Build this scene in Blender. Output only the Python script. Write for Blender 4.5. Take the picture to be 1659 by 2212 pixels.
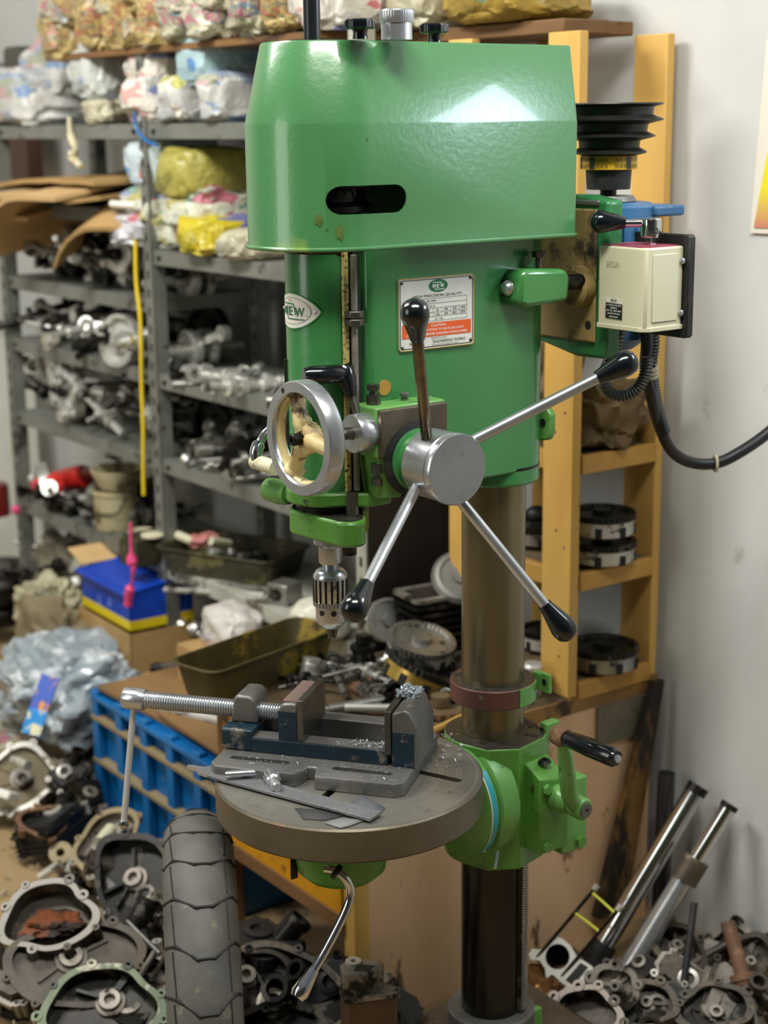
import bpy, bmesh, math, random
from mathutils import Vector, Matrix, noise, Euler
for _o in list(bpy.data.objects): bpy.data.objects.remove(_o)
sc = bpy.context.scene
COL = sc.collection
# ------------------------------------------------------------------ camera
FPX, CX, CY, EYE = 3450.0, 829.5, 1106.0, 1.62
PITCH, ROLL = math.atan(839/FPX), -math.atan(160/13900)
cf = Vector((0, math.cos(PITCH), -math.sin(PITCH)))
_r = Vector((1, 0, 0)); _u = _r.cross(cf)
cr = _r*math.cos(ROLL) + _u*math.sin(ROLL)
cu = -_r*math.sin(ROLL) + _u*math.cos(ROLL)
cam_d = bpy.data.cameras.new('camera'); cam = bpy.data.objects.new('camera', cam_d); COL.objects.link(cam)
cam.matrix_world = Matrix(((cr.x, cu.x, -cf.x, 0), (cr.y, cu.y, -cf.y, 0), (cr.z, cu.z, -cf.z, EYE), (0, 0, 0, 1)))
cam_d.sensor_fit = 'VERTICAL'; cam_d.sensor_height = 36; cam_d.lens = 36*FPX/2212
cam_d.clip_start = 0.05; cam_d.clip_end = 60
cam_d.dof.use_dof = True; cam_d.dof.focus_distance = 2.26; cam_d.dof.aperture_fstop = 3.6
sc.camera = cam
# ------------------------------------------------------------------ view, world
sc.view_settings.view_transform = 'Standard'; sc.view_settings.look = 'None'
sc.view_settings.gamma = 1.0; sc.view_settings.exposure = -0.04
sc.view_settings.use_curve_mapping = False
w = bpy.data.worlds.new('room_light'); sc.world = w; w.use_nodes = True
w.node_tree.nodes['Background'].inputs[0].default_value = (0.86, 0.93, 1.0, 1)
w.node_tree.nodes['Background'].inputs[1].default_value = 0.15
def area(name, loc, target, sx, sy, power, col=(1, 1, 1)):
    l = bpy.data.lights.new(name, 'AREA'); l.shape = 'RECTANGLE'; l.size = sx; l.size_y = sy
    l.energy = power; l.color = col
    o = bpy.data.objects.new(name, l); COL.objects.link(o); o.location = loc
    o.rotation_euler = (Vector(target)-Vector(loc)).to_track_quat('-Z', 'Y').to_euler()
    return o
area('tube_light_by_wall', (1.07, 2.17, 1.95), (0.3, 1.45, 1.55), 0.46, 0.24, 9, (0.74, 0.87, 1.0))
area('tube_light_overhead', (0.1, 1.3, 3.1), (0.1, 2.5, 0.7), 1.3, 0.35, 60, (1, 0.97, 0.90))
area('tube_light_aisle', (-1.6, 2.7, 3.0), (-0.9, 4.0, 0.7), 1.3, 0.35, 75, (1, 0.98, 0.93))
area('left_side_light', (-2.6, 0.9, 1.9), (-0.1, 2.4, 1.3), 1.0, 1.8, 24, (1.0, 0.98, 0.90))  # broad area light from the left, no doorway built around it
# ------------------------------------------------------------------ frames
TH = math.radians(36.2)
U = Vector((-math.sin(TH), math.cos(TH), 0)); F = Vector((-math.cos(TH), -math.sin(TH), 0)); S = -U
O = Vector((.171, 2.42, 0)); A0 = Vector((.565, 3.08, 0)); EYEP = Vector((0, 0, EYE))
ANG_M = math.pi + TH; ANG_W = math.pi/2 + TH
def ray(px, py): return cf + cr*((px-CX)/FPX) - cu*((py-CY)/FPX)
def hit(px, py, p0, n):
    d = ray(px, py); return EYEP + d*((p0-EYEP).dot(n)/d.dot(n))
def atz(px, py, z): return hit(px, py, Vector((0, 0, z)), Vector((0, 0, 1)))
def aty(px, py, y): return hit(px, py, Vector((0, y, 0)), Vector((0, 1, 0)))
def mloc(p): q = p-O; return Vector((q.dot(F), q.dot(S), q.z))
def onb(px, py, b): return mloc(hit(px, py, O+S*b, S))
def ona(px, py, a): return mloc(hit(px, py, O+F*a, F))
def wloc(p): q = p-A0; return Vector((q.dot(U), q.dot(F), q.z))
def W(s, t, z=0): return A0 + U*s + F*t + Vector((0, 0, z))
def ont(px, py, t): return wloc(hit(px, py, A0+F*t, F))
def dist(p): return (p-EYEP).dot(cf)
R = random.Random(7)
# ------------------------------------------------------------------ materials
MATS = {}
def srgb(c):
    if isinstance(c, str):
        c = c.lstrip('#'); c = [int(c[i:i+2], 16)/255 for i in (0, 2, 4)]
    return tuple(x/12.92 if x <= .04045 else ((x+.055)/1.055)**2.4 for x in c)
def mat(name, col, rough=.5, metal=0., col2=None, scale=8., spots=None, sp_scale=20., sp_thr=.62, bump=0., b_scale=60., stretch=None, coat=0., spec=.5):
    if name in MATS: return MATS[name]
    m = bpy.data.materials.new(name); m.use_nodes = True; MATS[name] = m
    nt = m.node_tree; N = nt.nodes; L = nt.links; bs = N['Principled BSDF']
    c1 = srgb(col)
    bs.inputs['Base Color'].default_value = (*c1, 1); bs.inputs['Roughness'].default_value = rough; bs.inputs['Metallic'].default_value = metal
    bs.inputs['Specular IOR Level'].default_value = spec
    if coat: bs.inputs['Coat Weight'].default_value = coat; bs.inputs['Coat Roughness'].default_value = .08
    tc = N.new('ShaderNodeTexCoord'); src = tc.outputs['Object']
    if stretch:
        mp = N.new('ShaderNodeMapping'); mp.inputs['Scale'].default_value = stretch; L.new(src, mp.inputs[0]); src = mp.outputs[0]
    last = None
    if col2 is not None:
        n = N.new('ShaderNodeTexNoise'); n.inputs['Scale'].default_value = scale; n.inputs['Detail'].default_value = 6; n.inputs['Roughness'].default_value = .6
        L.new(src, n.inputs[0])
        r = N.new('ShaderNodeValToRGB'); r.color_ramp.elements[0].position = .32; r.color_ramp.elements[1].position = .68
        r.color_ramp.elements[0].color = (*c1, 1); r.color_ramp.elements[1].color = (*srgb(col2), 1)
        L.new(n.outputs['Fac'], r.inputs[0]); last = r.outputs[0]
    if spots is not None:
        n2 = N.new('ShaderNodeTexNoise'); n2.inputs['Scale'].default_value = sp_scale; n2.inputs['Detail'].default_value = 8; n2.inputs['Roughness'].default_value = .65
        L.new(src, n2.inputs[0])
        r2 = N.new('ShaderNodeValToRGB'); r2.color_ramp.elements[0].position = sp_thr-.055; r2.color_ramp.elements[1].position = sp_thr+.01
        r2.color_ramp.elements[0].color = (0, 0, 0, 1); r2.color_ramp.elements[1].color = (1, 1, 1, 1)
        L.new(n2.outputs['Fac'], r2.inputs[0])
        mx = N.new('ShaderNodeMix'); mx.data_type = 'RGBA'
        L.new(r2.outputs[0], mx.inputs[0])
        if last: L.new(last, mx.inputs[6])
        else: mx.inputs[6].default_value = (*c1, 1)
        mx.inputs[7].default_value = (*srgb(spots), 1); last = mx.outputs[2]
        if metal > .3:
            mm = N.new('ShaderNodeMath'); mm.operation = 'MULTIPLY_ADD'; mm.inputs[1].default_value = .35; mm.inputs[2].default_value = rough
            L.new(r2.outputs[0], mm.inputs[0]); L.new(mm.outputs[0], bs.inputs['Roughness'])
    if last: L.new(last, bs.inputs['Base Color'])
    if bump:
        n3 = N.new('ShaderNodeTexNoise'); n3.inputs['Scale'].default_value = b_scale; n3.inputs['Detail'].default_value = 5
        L.new(src, n3.inputs[0]); bp = N.new('ShaderNodeBump'); bp.inputs['Strength'].default_value = bump; bp.inputs['Distance'].default_value = .003
        L.new(n3.outputs['Fac'], bp.inputs['Height']); L.new(bp.outputs[0], bs.inputs['Normal'])
    return m
def printmat(name, base, inks, frac=.35, scale=14., rough=.35, stretch=(1, 1, 2.2)):
    """crumpled printed packaging: base colour with distorted blotches of the given inks"""
    if name in MATS: return MATS[name]
    m = bpy.data.materials.new(name); m.use_nodes = True; MATS[name] = m
    nt = m.node_tree; N = nt.nodes; L = nt.links; bs = N['Principled BSDF']; bs.inputs['Roughness'].default_value = rough
    tc = N.new('ShaderNodeTexCoord'); mp = N.new('ShaderNodeMapping'); mp.inputs['Scale'].default_value = stretch
    L.new(tc.outputs['Object'], mp.inputs[0])
    nz = N.new('ShaderNodeTexNoise'); nz.inputs['Scale'].default_value = scale*.7; L.new(mp.outputs[0], nz.inputs[0])
    ad = N.new('ShaderNodeMix'); ad.data_type = 'RGBA'; ad.blend_type = 'LINEAR_LIGHT'; ad.inputs[0].default_value = .13
    L.new(mp.outputs[0], ad.inputs[6]); L.new(nz.outputs['Color'], ad.inputs[7])
    vo = N.new('ShaderNodeTexVoronoi'); vo.inputs['Scale'].default_value = scale; L.new(ad.outputs[2], vo.inputs[0])
    sx = N.new('ShaderNodeSeparateColor'); L.new(vo.outputs['Color'], sx.inputs[0])
    r = N.new('ShaderNodeValToRGB'); r.color_ramp.interpolation = 'CONSTANT'
    b = srgb(base); r.color_ramp.elements[0].color = (*b, 1); r.color_ramp.elements[0].position = 0
    r.color_ramp.elements[1].position = .3; r.color_ramp.elements[1].color = (b[0]*.72, b[1]*.75, b[2]*.8, 1)
    e = r.color_ramp.elements.new(.42); e.color = (*b, 1)
    for i, k in enumerate(inks):
        e = r.color_ramp.elements.new(1-frac+frac*i/len(inks)); e.color = (*srgb(k), 1)
    L.new(sx.outputs[0], r.inputs[0]); L.new(r.outputs[0], bs.inputs['Base Color'])
    n3 = N.new('ShaderNodeTexNoise'); n3.inputs['Scale'].default_value = 22; n3.inputs['Detail'].default_value = 4; n3.inputs['Distortion'].default_value = 1.5
    L.new(tc.outputs['Object'], n3.inputs[0]); bp = N.new('ShaderNodeBump'); bp.inputs['Strength'].default_value = .7; bp.inputs['Distance'].default_value = .01
    L.new(n3.outputs['Fac'], bp.inputs['Height']); L.new(bp.outputs[0], bs.inputs['Normal'])
    return m
GREEN = mat('green_enamel', '#357841', .26, col2='#3f8148', scale=5, spots='#4a7d3e', sp_scale=9, sp_thr=.70, bump=.10, b_scale=90, coat=.25)
HOODG = mat('green_hood_enamel', '#3e7445', .29, col2='#467e4c', scale=3, spots='#6f8f4c', sp_scale=6, sp_thr=.73, bump=.12, b_scale=110, coat=.4)
LIME = mat('light_green_enamel', '#4a8030', .33, col2='#588f3a', scale=7, spots='#2d3a20', sp_scale=26, sp_thr=.67, bump=.25, b_scale=60)
LIME2 = mat('pale_green_enamel', '#5a9246', .33, col2='#699f54', scale=7, spots='#33402a', sp_scale=24, sp_thr=.68, bump=.2, b_scale=50)
STEEL = mat('bright_steel', '#cdd0d3', .26, .82, col2='#b4b8bc', scale=14, spots='#6e6a60', sp_scale=30, sp_thr=.68)
CHROME = mat('chrome', '#d8dadc', .12, 1)
STEELD = mat('worn_dark_steel', '#77736a', .38, .9, col2='#5d5a53', scale=9, spots='#3a352c', sp_scale=22, sp_thr=.6)
COLSTEEL = mat('column_steel', '#8e8367', .30, .85, col2='#706750', scale=4, spots='#b3a684', sp_scale=60, sp_thr=.74, stretch=(1, 1, .3))
COLDARK = mat('oily_column_steel', '#35342f', .25, .8, col2='#26262a', scale=5, spots='#4d4a40', sp_scale=20, sp_thr=.66, stretch=(1, 1, .3))
TABLEM = mat('cast_table_steel', '#a5a29a', .38, .75, col2='#8c8980', scale=5, spots='#4f473b', sp_scale=9, sp_thr=.66, bump=.1, b_scale=130)
TABLES = mat('cast_table_side', '#736c5c', .42, .6, col2='#5e5648', scale=6, spots='#8a6a50', sp_scale=7, sp_thr=.66, bump=.15, b_scale=80)
CAST = mat('bare_cast_iron', '#83827f', .42, .6, col2='#686764', scale=12, spots='#a59d92', sp_scale=60, sp_thr=.7, bump=.3, b_scale=90)
BROWNI = mat('brown_machined_iron', '#6e6457', .38, .6, col2='#4f463a', scale=14, spots='#8c7f6d', sp_scale=20, sp_thr=.66, bump=.15)
BLUEP = mat('dark_blue_paint', '#15303f', .4, .1, col2='#0e2430', scale=16, spots='#6a665c', sp_scale=30, sp_thr=.62, bump=.3)
BLACK = mat('black_plastic', '#0b1014', .16, coat=.3)
BLACKM = mat('black_matt', '#141414', .55, spots='#2b2926', sp_scale=20, sp_thr=.6)
RUBBER = mat('tyre_rubber', '#5f5e59', .6, col2='#4b4a46', scale=9, spots='#77725f', sp_scale=26, sp_thr=.68, bump=.25)
GROOVE = mat('groove_rubber', '#232321', .8)
CREAM = mat('dirty_cream_paint', '#d8c894', .5, col2='#c4ac72', scale=12, spots='#4a3a1c', sp_scale=16, sp_thr=.56, bump=.3)
IVORY = mat('ivory_plastic', '#d3d0b4', .4, col2='#c9c4a4', scale=6, spots='#a89a72', sp_scale=9, sp_thr=.68)
RED = mat('faded_red_plastic', '#8a2f4b', .4, col2='#a04a5c', scale=8)
TAN = mat('tan_cast_plate', '#a08a55', .6, col2='#8a7446', scale=10, spots='#3b3018', sp_scale=8, sp_thr=.62, bump=.4, b_scale=50)
WOOD = mat('yellow_wood', '#d8b062', .6, col2='#c69a48', scale=6, spots='#6e4a1c', sp_scale=7, sp_thr=.68, stretch=(1, 1, .25), bump=.15)
WOODD = mat('brown_wood', '#7d5a32', .65, col2='#5f4326', scale=7, spots='#35240f', sp_scale=10, sp_thr=.66, stretch=(.3, 1, 1), bump=.2)
PLY = mat('stained_plywood', '#dfbb93', .7, col2='#d0a980', scale=5, spots='#5f4a30', sp_scale=9, sp_thr=.66, bump=.2, stretch=(1.6, 1.6, .7))
PLYTOP = mat('plywood_lid', '#8c6c42', .65, col2='#715433', scale=5, stretch=(.4, 1.5, 1), bump=.15)
YELLOWP = mat('worn_yellow_paint', '#cf9412', .5, col2='#b97d0c', scale=9, spots='#4f3710', sp_scale=12, sp_thr=.64)
CARD = mat('cardboard', '#b3935f', .75, col2='#9a7c4c', scale=5, bump=.1)
CARDL = mat('pale_cardboard', '#ccab78', .75, col2='#b89766', scale=5, bump=.1)
RACKM = mat('grey_angle_iron', '#7f817b', .45, .3, col2='#6c6e66', scale=8, spots='#3f3b32', sp_scale=14, sp_thr=.63)
RACKP = mat('pale_grey_angle_iron', '#b4b4a8', .5, .1, col2='#9c9c8e', scale=8, spots='#5c5444', sp_scale=14, sp_thr=.62)
WALLM = mat('grey_painted_plaster', '#cbccca', .85, col2='#bdbebb', scale=2.2, spots='#a3a198', sp_scale=5.5, sp_thr=.72, bump=.12, b_scale=30)
WALLC = mat('pale_wall', '#d3d3c8', .8, col2='#c6c6ba', scale=2)
FLOORM = mat('dusty_concrete', '#a48b64', .8, col2='#917a55', scale=3, spots='#4e4030', sp_scale=6, sp_thr=.64, bump=.3, b_scale=40)
ALU = mat('dirty_aluminium', '#9b948a', .5, .45, col2='#6d665b', scale=9, spots='#2b251d', sp_scale=12, sp_thr=.56, bump=.4, b_scale=50)
ALUD = mat('oily_aluminium', '#4d463d', .45, .4, col2='#2f2a24', scale=9, spots='#6f6556', sp_scale=14, sp_thr=.62, bump=.4, b_scale=50)
ALUB = mat('bright_gasket_face', '#d0cec6', .4, .5, col2='#b9b5aa', scale=20, spots='#6b6457', sp_scale=30, sp_thr=.62)
RUST = mat('rusty_iron', '#7a5a42', .7, .2, col2='#5c4230', scale=14, spots='#8f6f50', sp_scale=30, sp_thr=.6, bump=.4)
DARKI = mat('dark_oily_iron', '#2b2a27', .35, .7, col2='#1c1b19', scale=12, spots='#5a564e', sp_scale=18, sp_thr=.62)
BRASS = mat('yellowed_aluminium', '#c2a352', .35, .7, col2='#a88a3e', scale=8, spots='#3c3018', sp_scale=12, sp_thr=.62)
BLUEC = mat('blue_crate_plastic', '#0a68a8', .4, col2='#085a98', scale=5, spots='#4a6f9a', sp_scale=18, sp_thr=.7)
BLUEM = mat('blue_motor_paint', '#3a6c96', .4, col2='#315c82', scale=6, spots='#7e7c70', sp_scale=14, sp_thr=.64)
WHITE = mat('white_print', '#e8e6dc', .4)
PLATE = mat('aluminium_name_plate', '#dcdcd2', .4, col2='#cfcfc4', scale=12, spots='#9a8848', sp_scale=16, sp_thr=.70, bump=.2, b_scale=60)
INK = mat('black_ink', '#20241f', .5)
INKG = mat('green_ink', '#0f6b3e', .4)
INKR = mat('orange_red_ink', '#dd5a22', .45, spots='#e8b08c', sp_scale=70, sp_thr=.72)
YELTAG = mat('yellow_tape', '#e0c21a', .5)
PINK = mat('pink_ribbon', '#d8437c', .5)
REDP = mat('red_tool_plastic', '#b3251f', .35)
TEAL = mat('teal_scale', '#2b9aa6', .35)
ROPE = mat('cloth_strip', '#cfc9ac', .8, col2='#b5ad8a', scale=40)
TANK = mat('motor_oil_dark', '#1a1613', .4)
# ------------------------------------------------------------------ mesh builder
class MB:
    def __init__(s): s.bm = bmesh.new()
    def _x(s, vs, M):
        if M is not None:
            for v in vs: v.co = M @ v.co
    def box(s, c, d, rot=None, M=None):
        g = bmesh.ops.create_cube(s.bm, size=1)['verts']
        T = Matrix.Translation(c) @ (Euler(rot).to_matrix().to_4x4() if rot else Matrix()) @ Matrix.Diagonal((*d, 1))
        for v in g: v.co = T @ v.co
        s._x(g, M); return s
    def b2(s, lo, hi): 
        return s.box([(lo[i]+hi[i])/2 for i in range(3)], [abs(hi[i]-lo[i]) for i in range(3)])
    def cyl(s, p0, p1, r0, r1=None, n=24, cap=True):
        p0, p1 = Vector(p0), Vector(p1); r1 = r0 if r1 is None else r1
        d = p1-p0; q = d.to_track_quat('Z', 'Y').to_matrix().to_4x4()
        g = bmesh.ops.create_cone(s.bm, cap_ends=cap, segments=n, radius1=max(r0, 1e-5), radius2=max(r1, 1e-5), depth=d.length)['verts']
        T = Matrix.Translation((p0+p1)/2) @ q
        for v in g: v.co = T @ v.co
        return s
    def lathe(s, prof, o=(0, 0, 0), d=(0, 0, 1), n=32, wob=None):
        q = Vector(d).to_track_quat('Z', 'Y').to_matrix(); o = Vector(o); rings = []
        for r, z in prof:
            if r < 1e-6: rings.append([s.bm.verts.new(o+q@Vector((0, 0, z)))]); continue
            ring = []
            for i in range(n):
                a = 2*math.pi*i/n; rr = r*(wob(a, z) if wob else 1)
                ring.append(s.bm.verts.new(o+q@Vector((rr*math.cos(a), rr*math.sin(a), z))))
            rings.append(ring)
        for A, B in zip(rings, rings[1:]):
            for i in range(n):
                j = (i+1) % n
                if len(A) == 1 and len(B) == 1: continue
                if len(A) == 1: s.bm.faces.new((A[0], B[j], B[i]))
                elif len(B) == 1: s.bm.faces.new((A[i], A[j], B[0]))
                else: s.bm.faces.new((A[i], A[j], B[j], B[i]))
        return s
    def prism(s, poly, z0, z1, M=None, top=None):
        top = top or poly
        a = [s.bm.verts.new((x, y, z0)) for x, y in poly]; b = [s.bm.verts.new((x, y, z1)) for x, y in top]
        n = len(poly); s.bm.faces.new(a[::-1]); s.bm.faces.new(b)
        for i in range(n): s.bm.faces.new((a[i], a[(i+1) % n], b[(i+1) % n], b[i]))
        s._x(a+b, M); return s
    def tube(s, pts, r, n=10, cap=True, smooth=0):
        pts = [Vector(p) for p in pts]
        if smooth: pts = catmull(pts, smooth)
        rs = r if isinstance(r, (list, tuple)) else [r]*len(pts)
        if len(rs) != len(pts): rs = [rs[min(len(rs)-1, int(i*len(rs)/len(pts)))] for i in range(len(pts))]
        up = None; rings = []
        for i, p in enumerate(pts):
            d = (pts[min(i+1, len(pts)-1)]-pts[max(i-1, 0)]).normalized()
            if up is None: up = d.orthogonal().normalized()
            up = (up-d*up.dot(d)).normalized(); sd = d.cross(up)
            rings.append([s.bm.verts.new(p+(up*math.cos(2*math.pi*k/n)+sd*math.sin(2*math.pi*k/n))*rs[i]) for k in range(n)])
        for A, B in zip(rings, rings[1:]):
            for k in range(n): s.bm.faces.new((A[k], A[(k+1) % n], B[(k+1) % n], B[k]))
        if cap: s.bm.faces.new(rings[0][::-1]); s.bm.faces.new(rings[-1])
        return s
    def ball(s, c, r, sub=3, sc_=(1, 1, 1)):
        g = bmesh.ops.create_icosphere(s.bm, subdivisions=sub, radius=1)['verts']
        for v in g: v.co = Vector(c)+Vector((v.co.x*r*sc_[0], v.co.y*r*sc_[1], v.co.z*r*sc_[2]))
        return s
    def ring(s, outer, inner, z0, z1, M=None):
        """flat-walled ring between two outlines of equal point count"""
        n = len(outer); vs = []
        o0 = [s.bm.verts.new((*p, z0)) for p in outer]; o1 = [s.bm.verts.new((*p, z1)) for p in outer]
        i0 = [s.bm.verts.new((*p, z0)) for p in inner]; i1 = [s.bm.verts.new((*p, z1)) for p in inner]
        for k in range(n):
            j = (k+1) % n
            s.bm.faces.new((o0[k], o0[j], o1[j], o1[k])); s.bm.faces.new((i0[j], i0[k], i1[k], i1[j]))
            s.bm.faces.new((o1[k], o1[j], i1[j], i1[k])); s.bm.faces.new((o0[j], o0[k], i0[k], i0[j]))
        s._x(o0+o1+i0+i1, M); return s
    def hexa(s, c, d, r, h, rot=0): 
        c = Vector(c); d = Vector(d).normalized(); return s.cyl(c, c+d*h, r, r, 6)
def catmull(p, k):
    out = []; n = len(p)
    for i in range(n-1):
        a, b, c, d = p[max(i-1, 0)], p[i], p[i+1], p[min(i+2, n-1)]
        for j in range(k):
            t = j/k; out.append(.5*((2*b)+(c-a)*t+(2*a-5*b+4*c-d)*t*t+(3*b-a-3*c+d)*t**3))
    out.append(p[-1]); return out
def mesh_of(mb, ang=35):
    bmesh.ops.recalc_face_normals(mb.bm, faces=mb.bm.faces)
    me = bpy.data.meshes.new('m'); mb.bm.to_mesh(me); mb.bm.free()
    if ang is not None:
        me.polygons.foreach_set('use_smooth', [True]*len(me.polygons)); me.set_sharp_from_angle(angle=math.radians(ang))
    return me
def part(name, mb, m, parent=None, bevel=0, ang=35, label=None, mx=None):
    me = mb if isinstance(mb, bpy.types.Mesh) else mesh_of(mb, ang)
    if me.users == 0 or not me.materials:
        me.materials.clear(); me.materials.append(m); me.name = name
    o = bpy.data.objects.new(name, me); COL.objects.link(o)
    if parent: o.parent = parent
    if mx is not None: o.matrix_basis = mx
    if bevel:
        b = o.modifiers.new('bevel', 'BEVEL'); b.width = bevel; b.segments = 2; b.limit_method = 'ANGLE'; b.angle_limit = math.radians(40)
    if label: o['label'] = label
    return o
def tag(o, label, cat, group=None, kind=None):
    o['label'] = label; o['category'] = cat
    if group: o['group'] = group
    if kind: o['kind'] = kind
    return o
def thing(name, label, cat, loc=(0, 0, 0), rot=(0, 0, 0), group=None):
    e = bpy.data.objects.new(name, None); COL.objects.link(e); e.location = loc; e.rotation_euler = rot
    e.empty_display_size = .05
    return tag(e, label, cat, group)
def struct(name, mb, m, label=None, bevel=0, parent=None):
    o = part(name, mb, m, parent, bevel)
    if parent is None: o['kind'] = 'structure'
    if label and parent is None: o['label'] = label; o['category'] = name.split('_')[0]
    return o
def copy_tree(o, parent=None):
    c = o.copy(); COL.objects.link(c); c.parent = parent
    for ch in list(o.children): copy_tree(ch, c)
    return c
def cut(o, cutters):
    for cb in cutters:
        cme = mesh_of(cb, None); co = bpy.data.objects.new('cutter', cme); COL.objects.link(co)
        md = o.modifiers.new('cut', 'BOOLEAN'); md.operation = 'DIFFERENCE'; md.solver = 'EXACT'; md.object = co
        co.matrix_world = o.matrix_world.copy() if not o.parent else Matrix()
        par = o.parent; mb_ = o.matrix_basis.copy(); o.parent = None; o.matrix_basis = Matrix(); co.matrix_basis = Matrix()
        dg = bpy.context.evaluated_depsgraph_get(); dg.update()
        me = bpy.data.meshes.new_from_object(o.evaluated_get(dg))
        o.modifiers.clear(); old = o.data; nm = old.name; o.data = me; bpy.data.meshes.remove(old); me.name = nm
        o.parent = par; o.matrix_basis = mb_
        bpy.data.objects.remove(co); bpy.data.meshes.remove(cme)
    o.data.polygons.foreach_set('use_smooth', [True]*len(o.data.polygons)); o.data.set_sharp_from_angle(angle=math.radians(35))
    return o
def text_mb(mb, s, cx, cy, w, h, fmap, bold=0.):
    """adds lettering filling a w x h box centred on (cx, cy); fmap maps flat (x, y) to 3D"""
    cu_ = bpy.data.curves.new('t', 'FONT'); cu_.body = s; cu_.size = 1; cu_.offset = bold; cu_.resolution_u = 3
    o = bpy.data.objects.new('t', cu_); COL.objects.link(o)
    dg = bpy.context.evaluated_depsgraph_get(); me = bpy.data.meshes.new_from_object(o.evaluated_get(dg))
    if len(me.vertices):
        xs = [v.co.x for v in me.vertices]; ys = [v.co.y for v in me.vertices]
        x0, x1, y0, y1 = min(xs), max(xs), min(ys), max(ys)
        vs = [mb.bm.verts.new(fmap(cx+((v.co.x-x0)/(x1-x0+1e-9)-.5)*w, cy+((v.co.y-y0)/(y1-y0+1e-9)-.5)*h)) for v in me.vertices]
        for p in me.polygons:
            try: mb.bm.faces.new([vs[i] for i in p.vertices])
            except ValueError: pass
    bpy.data.objects.remove(o); bpy.data.curves.remove(cu_); bpy.data.meshes.remove(me)
    return mb
ORD = ['first', 'second', 'third', 'fourth', 'fifth', 'sixth', 'seventh', 'eighth', 'ninth', 'tenth', 'eleventh', 'twelfth', 'thirteenth', 'fourteenth', 'fifteenth', 'sixteenth', 'seventeenth', 'eighteenth', 'nineteenth', 'twentieth']+['twenty-'+x for x in ('first', 'second', 'third', 'fourth', 'fifth', 'sixth', 'seventh', 'eighth', 'ninth')]+['thirtieth']+['thirty-'+x for x in ('first', 'second', 'third', 'fourth', 'fifth', 'sixth', 'seventh', 'eighth', 'ninth')]+['fortieth']+['forty-'+x for x in ('first', 'second', 'third', 'fourth', 'fifth')]
# ------------------------------------------------------------------ room
struct('floor', MB().box((0, 2.5, -.05), (9, 9, .1)), FLOORM, 'dusty brown concrete workshop floor under all the parts')
def wallbox(s0, s1, t0, t1, z0, z1):
    m = MB(); m.prism([tuple(W(s0, t0)[:2]), tuple(W(s1, t0)[:2]), tuple(W(s1, t1)[:2]), tuple(W(s0, t1)[:2])], z0, z1); return m
struct('wall_back', wallbox(-3.2, 3.35, -.12, -.002, 0, 3.3), WALLM, 'grey painted plaster wall behind the rack and shelving')
struct('wall_left', wallbox(3.2, 3.32, 0, 4.0, 0, 3.3), WALLC, 'pale wall at the far left beyond the shelving')
def wallat(p, q, th, h):
    p, q = Vector(p), Vector(q); d = (q-p).normalized(); n_ = Vector((-d.y, d.x))*th
    return MB().prism([tuple(p), tuple(q), tuple(q+n_), tuple(p+n_)], 0, h)
struct('wall_front', wallat((-5.2, -2.4), (3.0, -2.4), -.1, 3.3), mat('dark_store_wall', '#6e6a60', .8, col2='#57534a', scale=1.5), 'greyish wall at the near end of the workshop')  # unseen wall behind the camera, mid-dark for contrast in reflections
# ------------------------------------------------------------------ pillar drill
D = thing('pillar_drill', 'large green pillar drilling machine standing in the middle of the workshop', 'drilling machine', O, (0, 0, ANG_M))
def arcpts(cx, cy, r, a0, a1, n): return [(cx+r*math.cos(math.radians(a0+(a1-a0)*i/n)), cy+r*math.sin(math.radians(a0+(a1-a0)*i/n))) for i in range(n+1)]
# column, base
part('column', MB().lathe([(.0, .09), (.05, .09), (.05, 1.13), (0, 1.13)], n=64), COLSTEEL, D)
part('column_sleeve_film', MB().lathe([(.0503, .176), (.0503, .47)], n=64), COLDARK, D, label='oily dark lower stretch of the column')
g = MB()
for i in range(62):
    z = .185+i*.0046; g.box((-.0285, .0475, z), (.020, .010, .0022), rot=(0, 0, .55))
ck = part('column_rack', MB().box((-.0275, .0440, .325), (.024, .009, .29), rot=(0, 0, .55)), DARKI, D, label='toothed steel rack strip down the column')
part('rack_teeth', g, STEEL, ck)['kind'] = 'stuff'
part('base_collar', MB().lathe([(.0505, .176), (.070, .176), (.073, .172), (.074, .12), (.085, .09), (.0505, .09)], n=48), CAST, D, label='grey cast collar at the column foot')
part('base_plate', MB().b2((-.20, -.17, .0), (.40, .17, .09)), BROWNI, D, bevel=.012)
g = MB().box((-.065, .04, .135), (.02, .012, .06)); part('collar_lug', g, LIME2, D, bevel=.003)
for a_, b_ in ((.33, .12), (.33, -.12), (-.15, .12)):
    part('anchor_bolt', MB().cyl((a_, b_, .09), (a_, b_, .104), .014, n=6).cyl((a_, b_, .10), (a_, b_, .115), .007), RUST, D)
# stop ring above the table bracket
c = part('stop_collar', MB().lathe([(.0505, .725), (.0505, .757), (.067, .757), (.0685, .755), (.0685, .727), (.067, .725)], n=64), mat('red_brown_worn_paint', '#6a3f36', .45, .2, col2='#4f3a30', scale=10, spots='#8c9c78', sp_scale=12, sp_thr=.67, bump=.2), D, label='worn red-brown stop ring round the column')
part('collar_top_face', MB().lathe([(.0507, .7575), (.0665, .7575)], n=64), STEELD, c)
g = MB().prism([(-.072, .028), (-.060, .028), (-.060, .046), (-.072, .046)], .735, .762)
g.prism(arcpts(0, 0, .0700, 88, 135, 8)+arcpts(0, 0, .0680, 135, 88, 8), .727, .756); g.box((-.067, .048, .748), (.006, .030, .030))
part('collar_lug', g, LIME2, D, label='pale green lug and patch on the stop ring')
part('lug_hole', MB().cyl((-.0635, .052, .750), (-.0625, .052, .750), .005), BLACKM, D)
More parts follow.
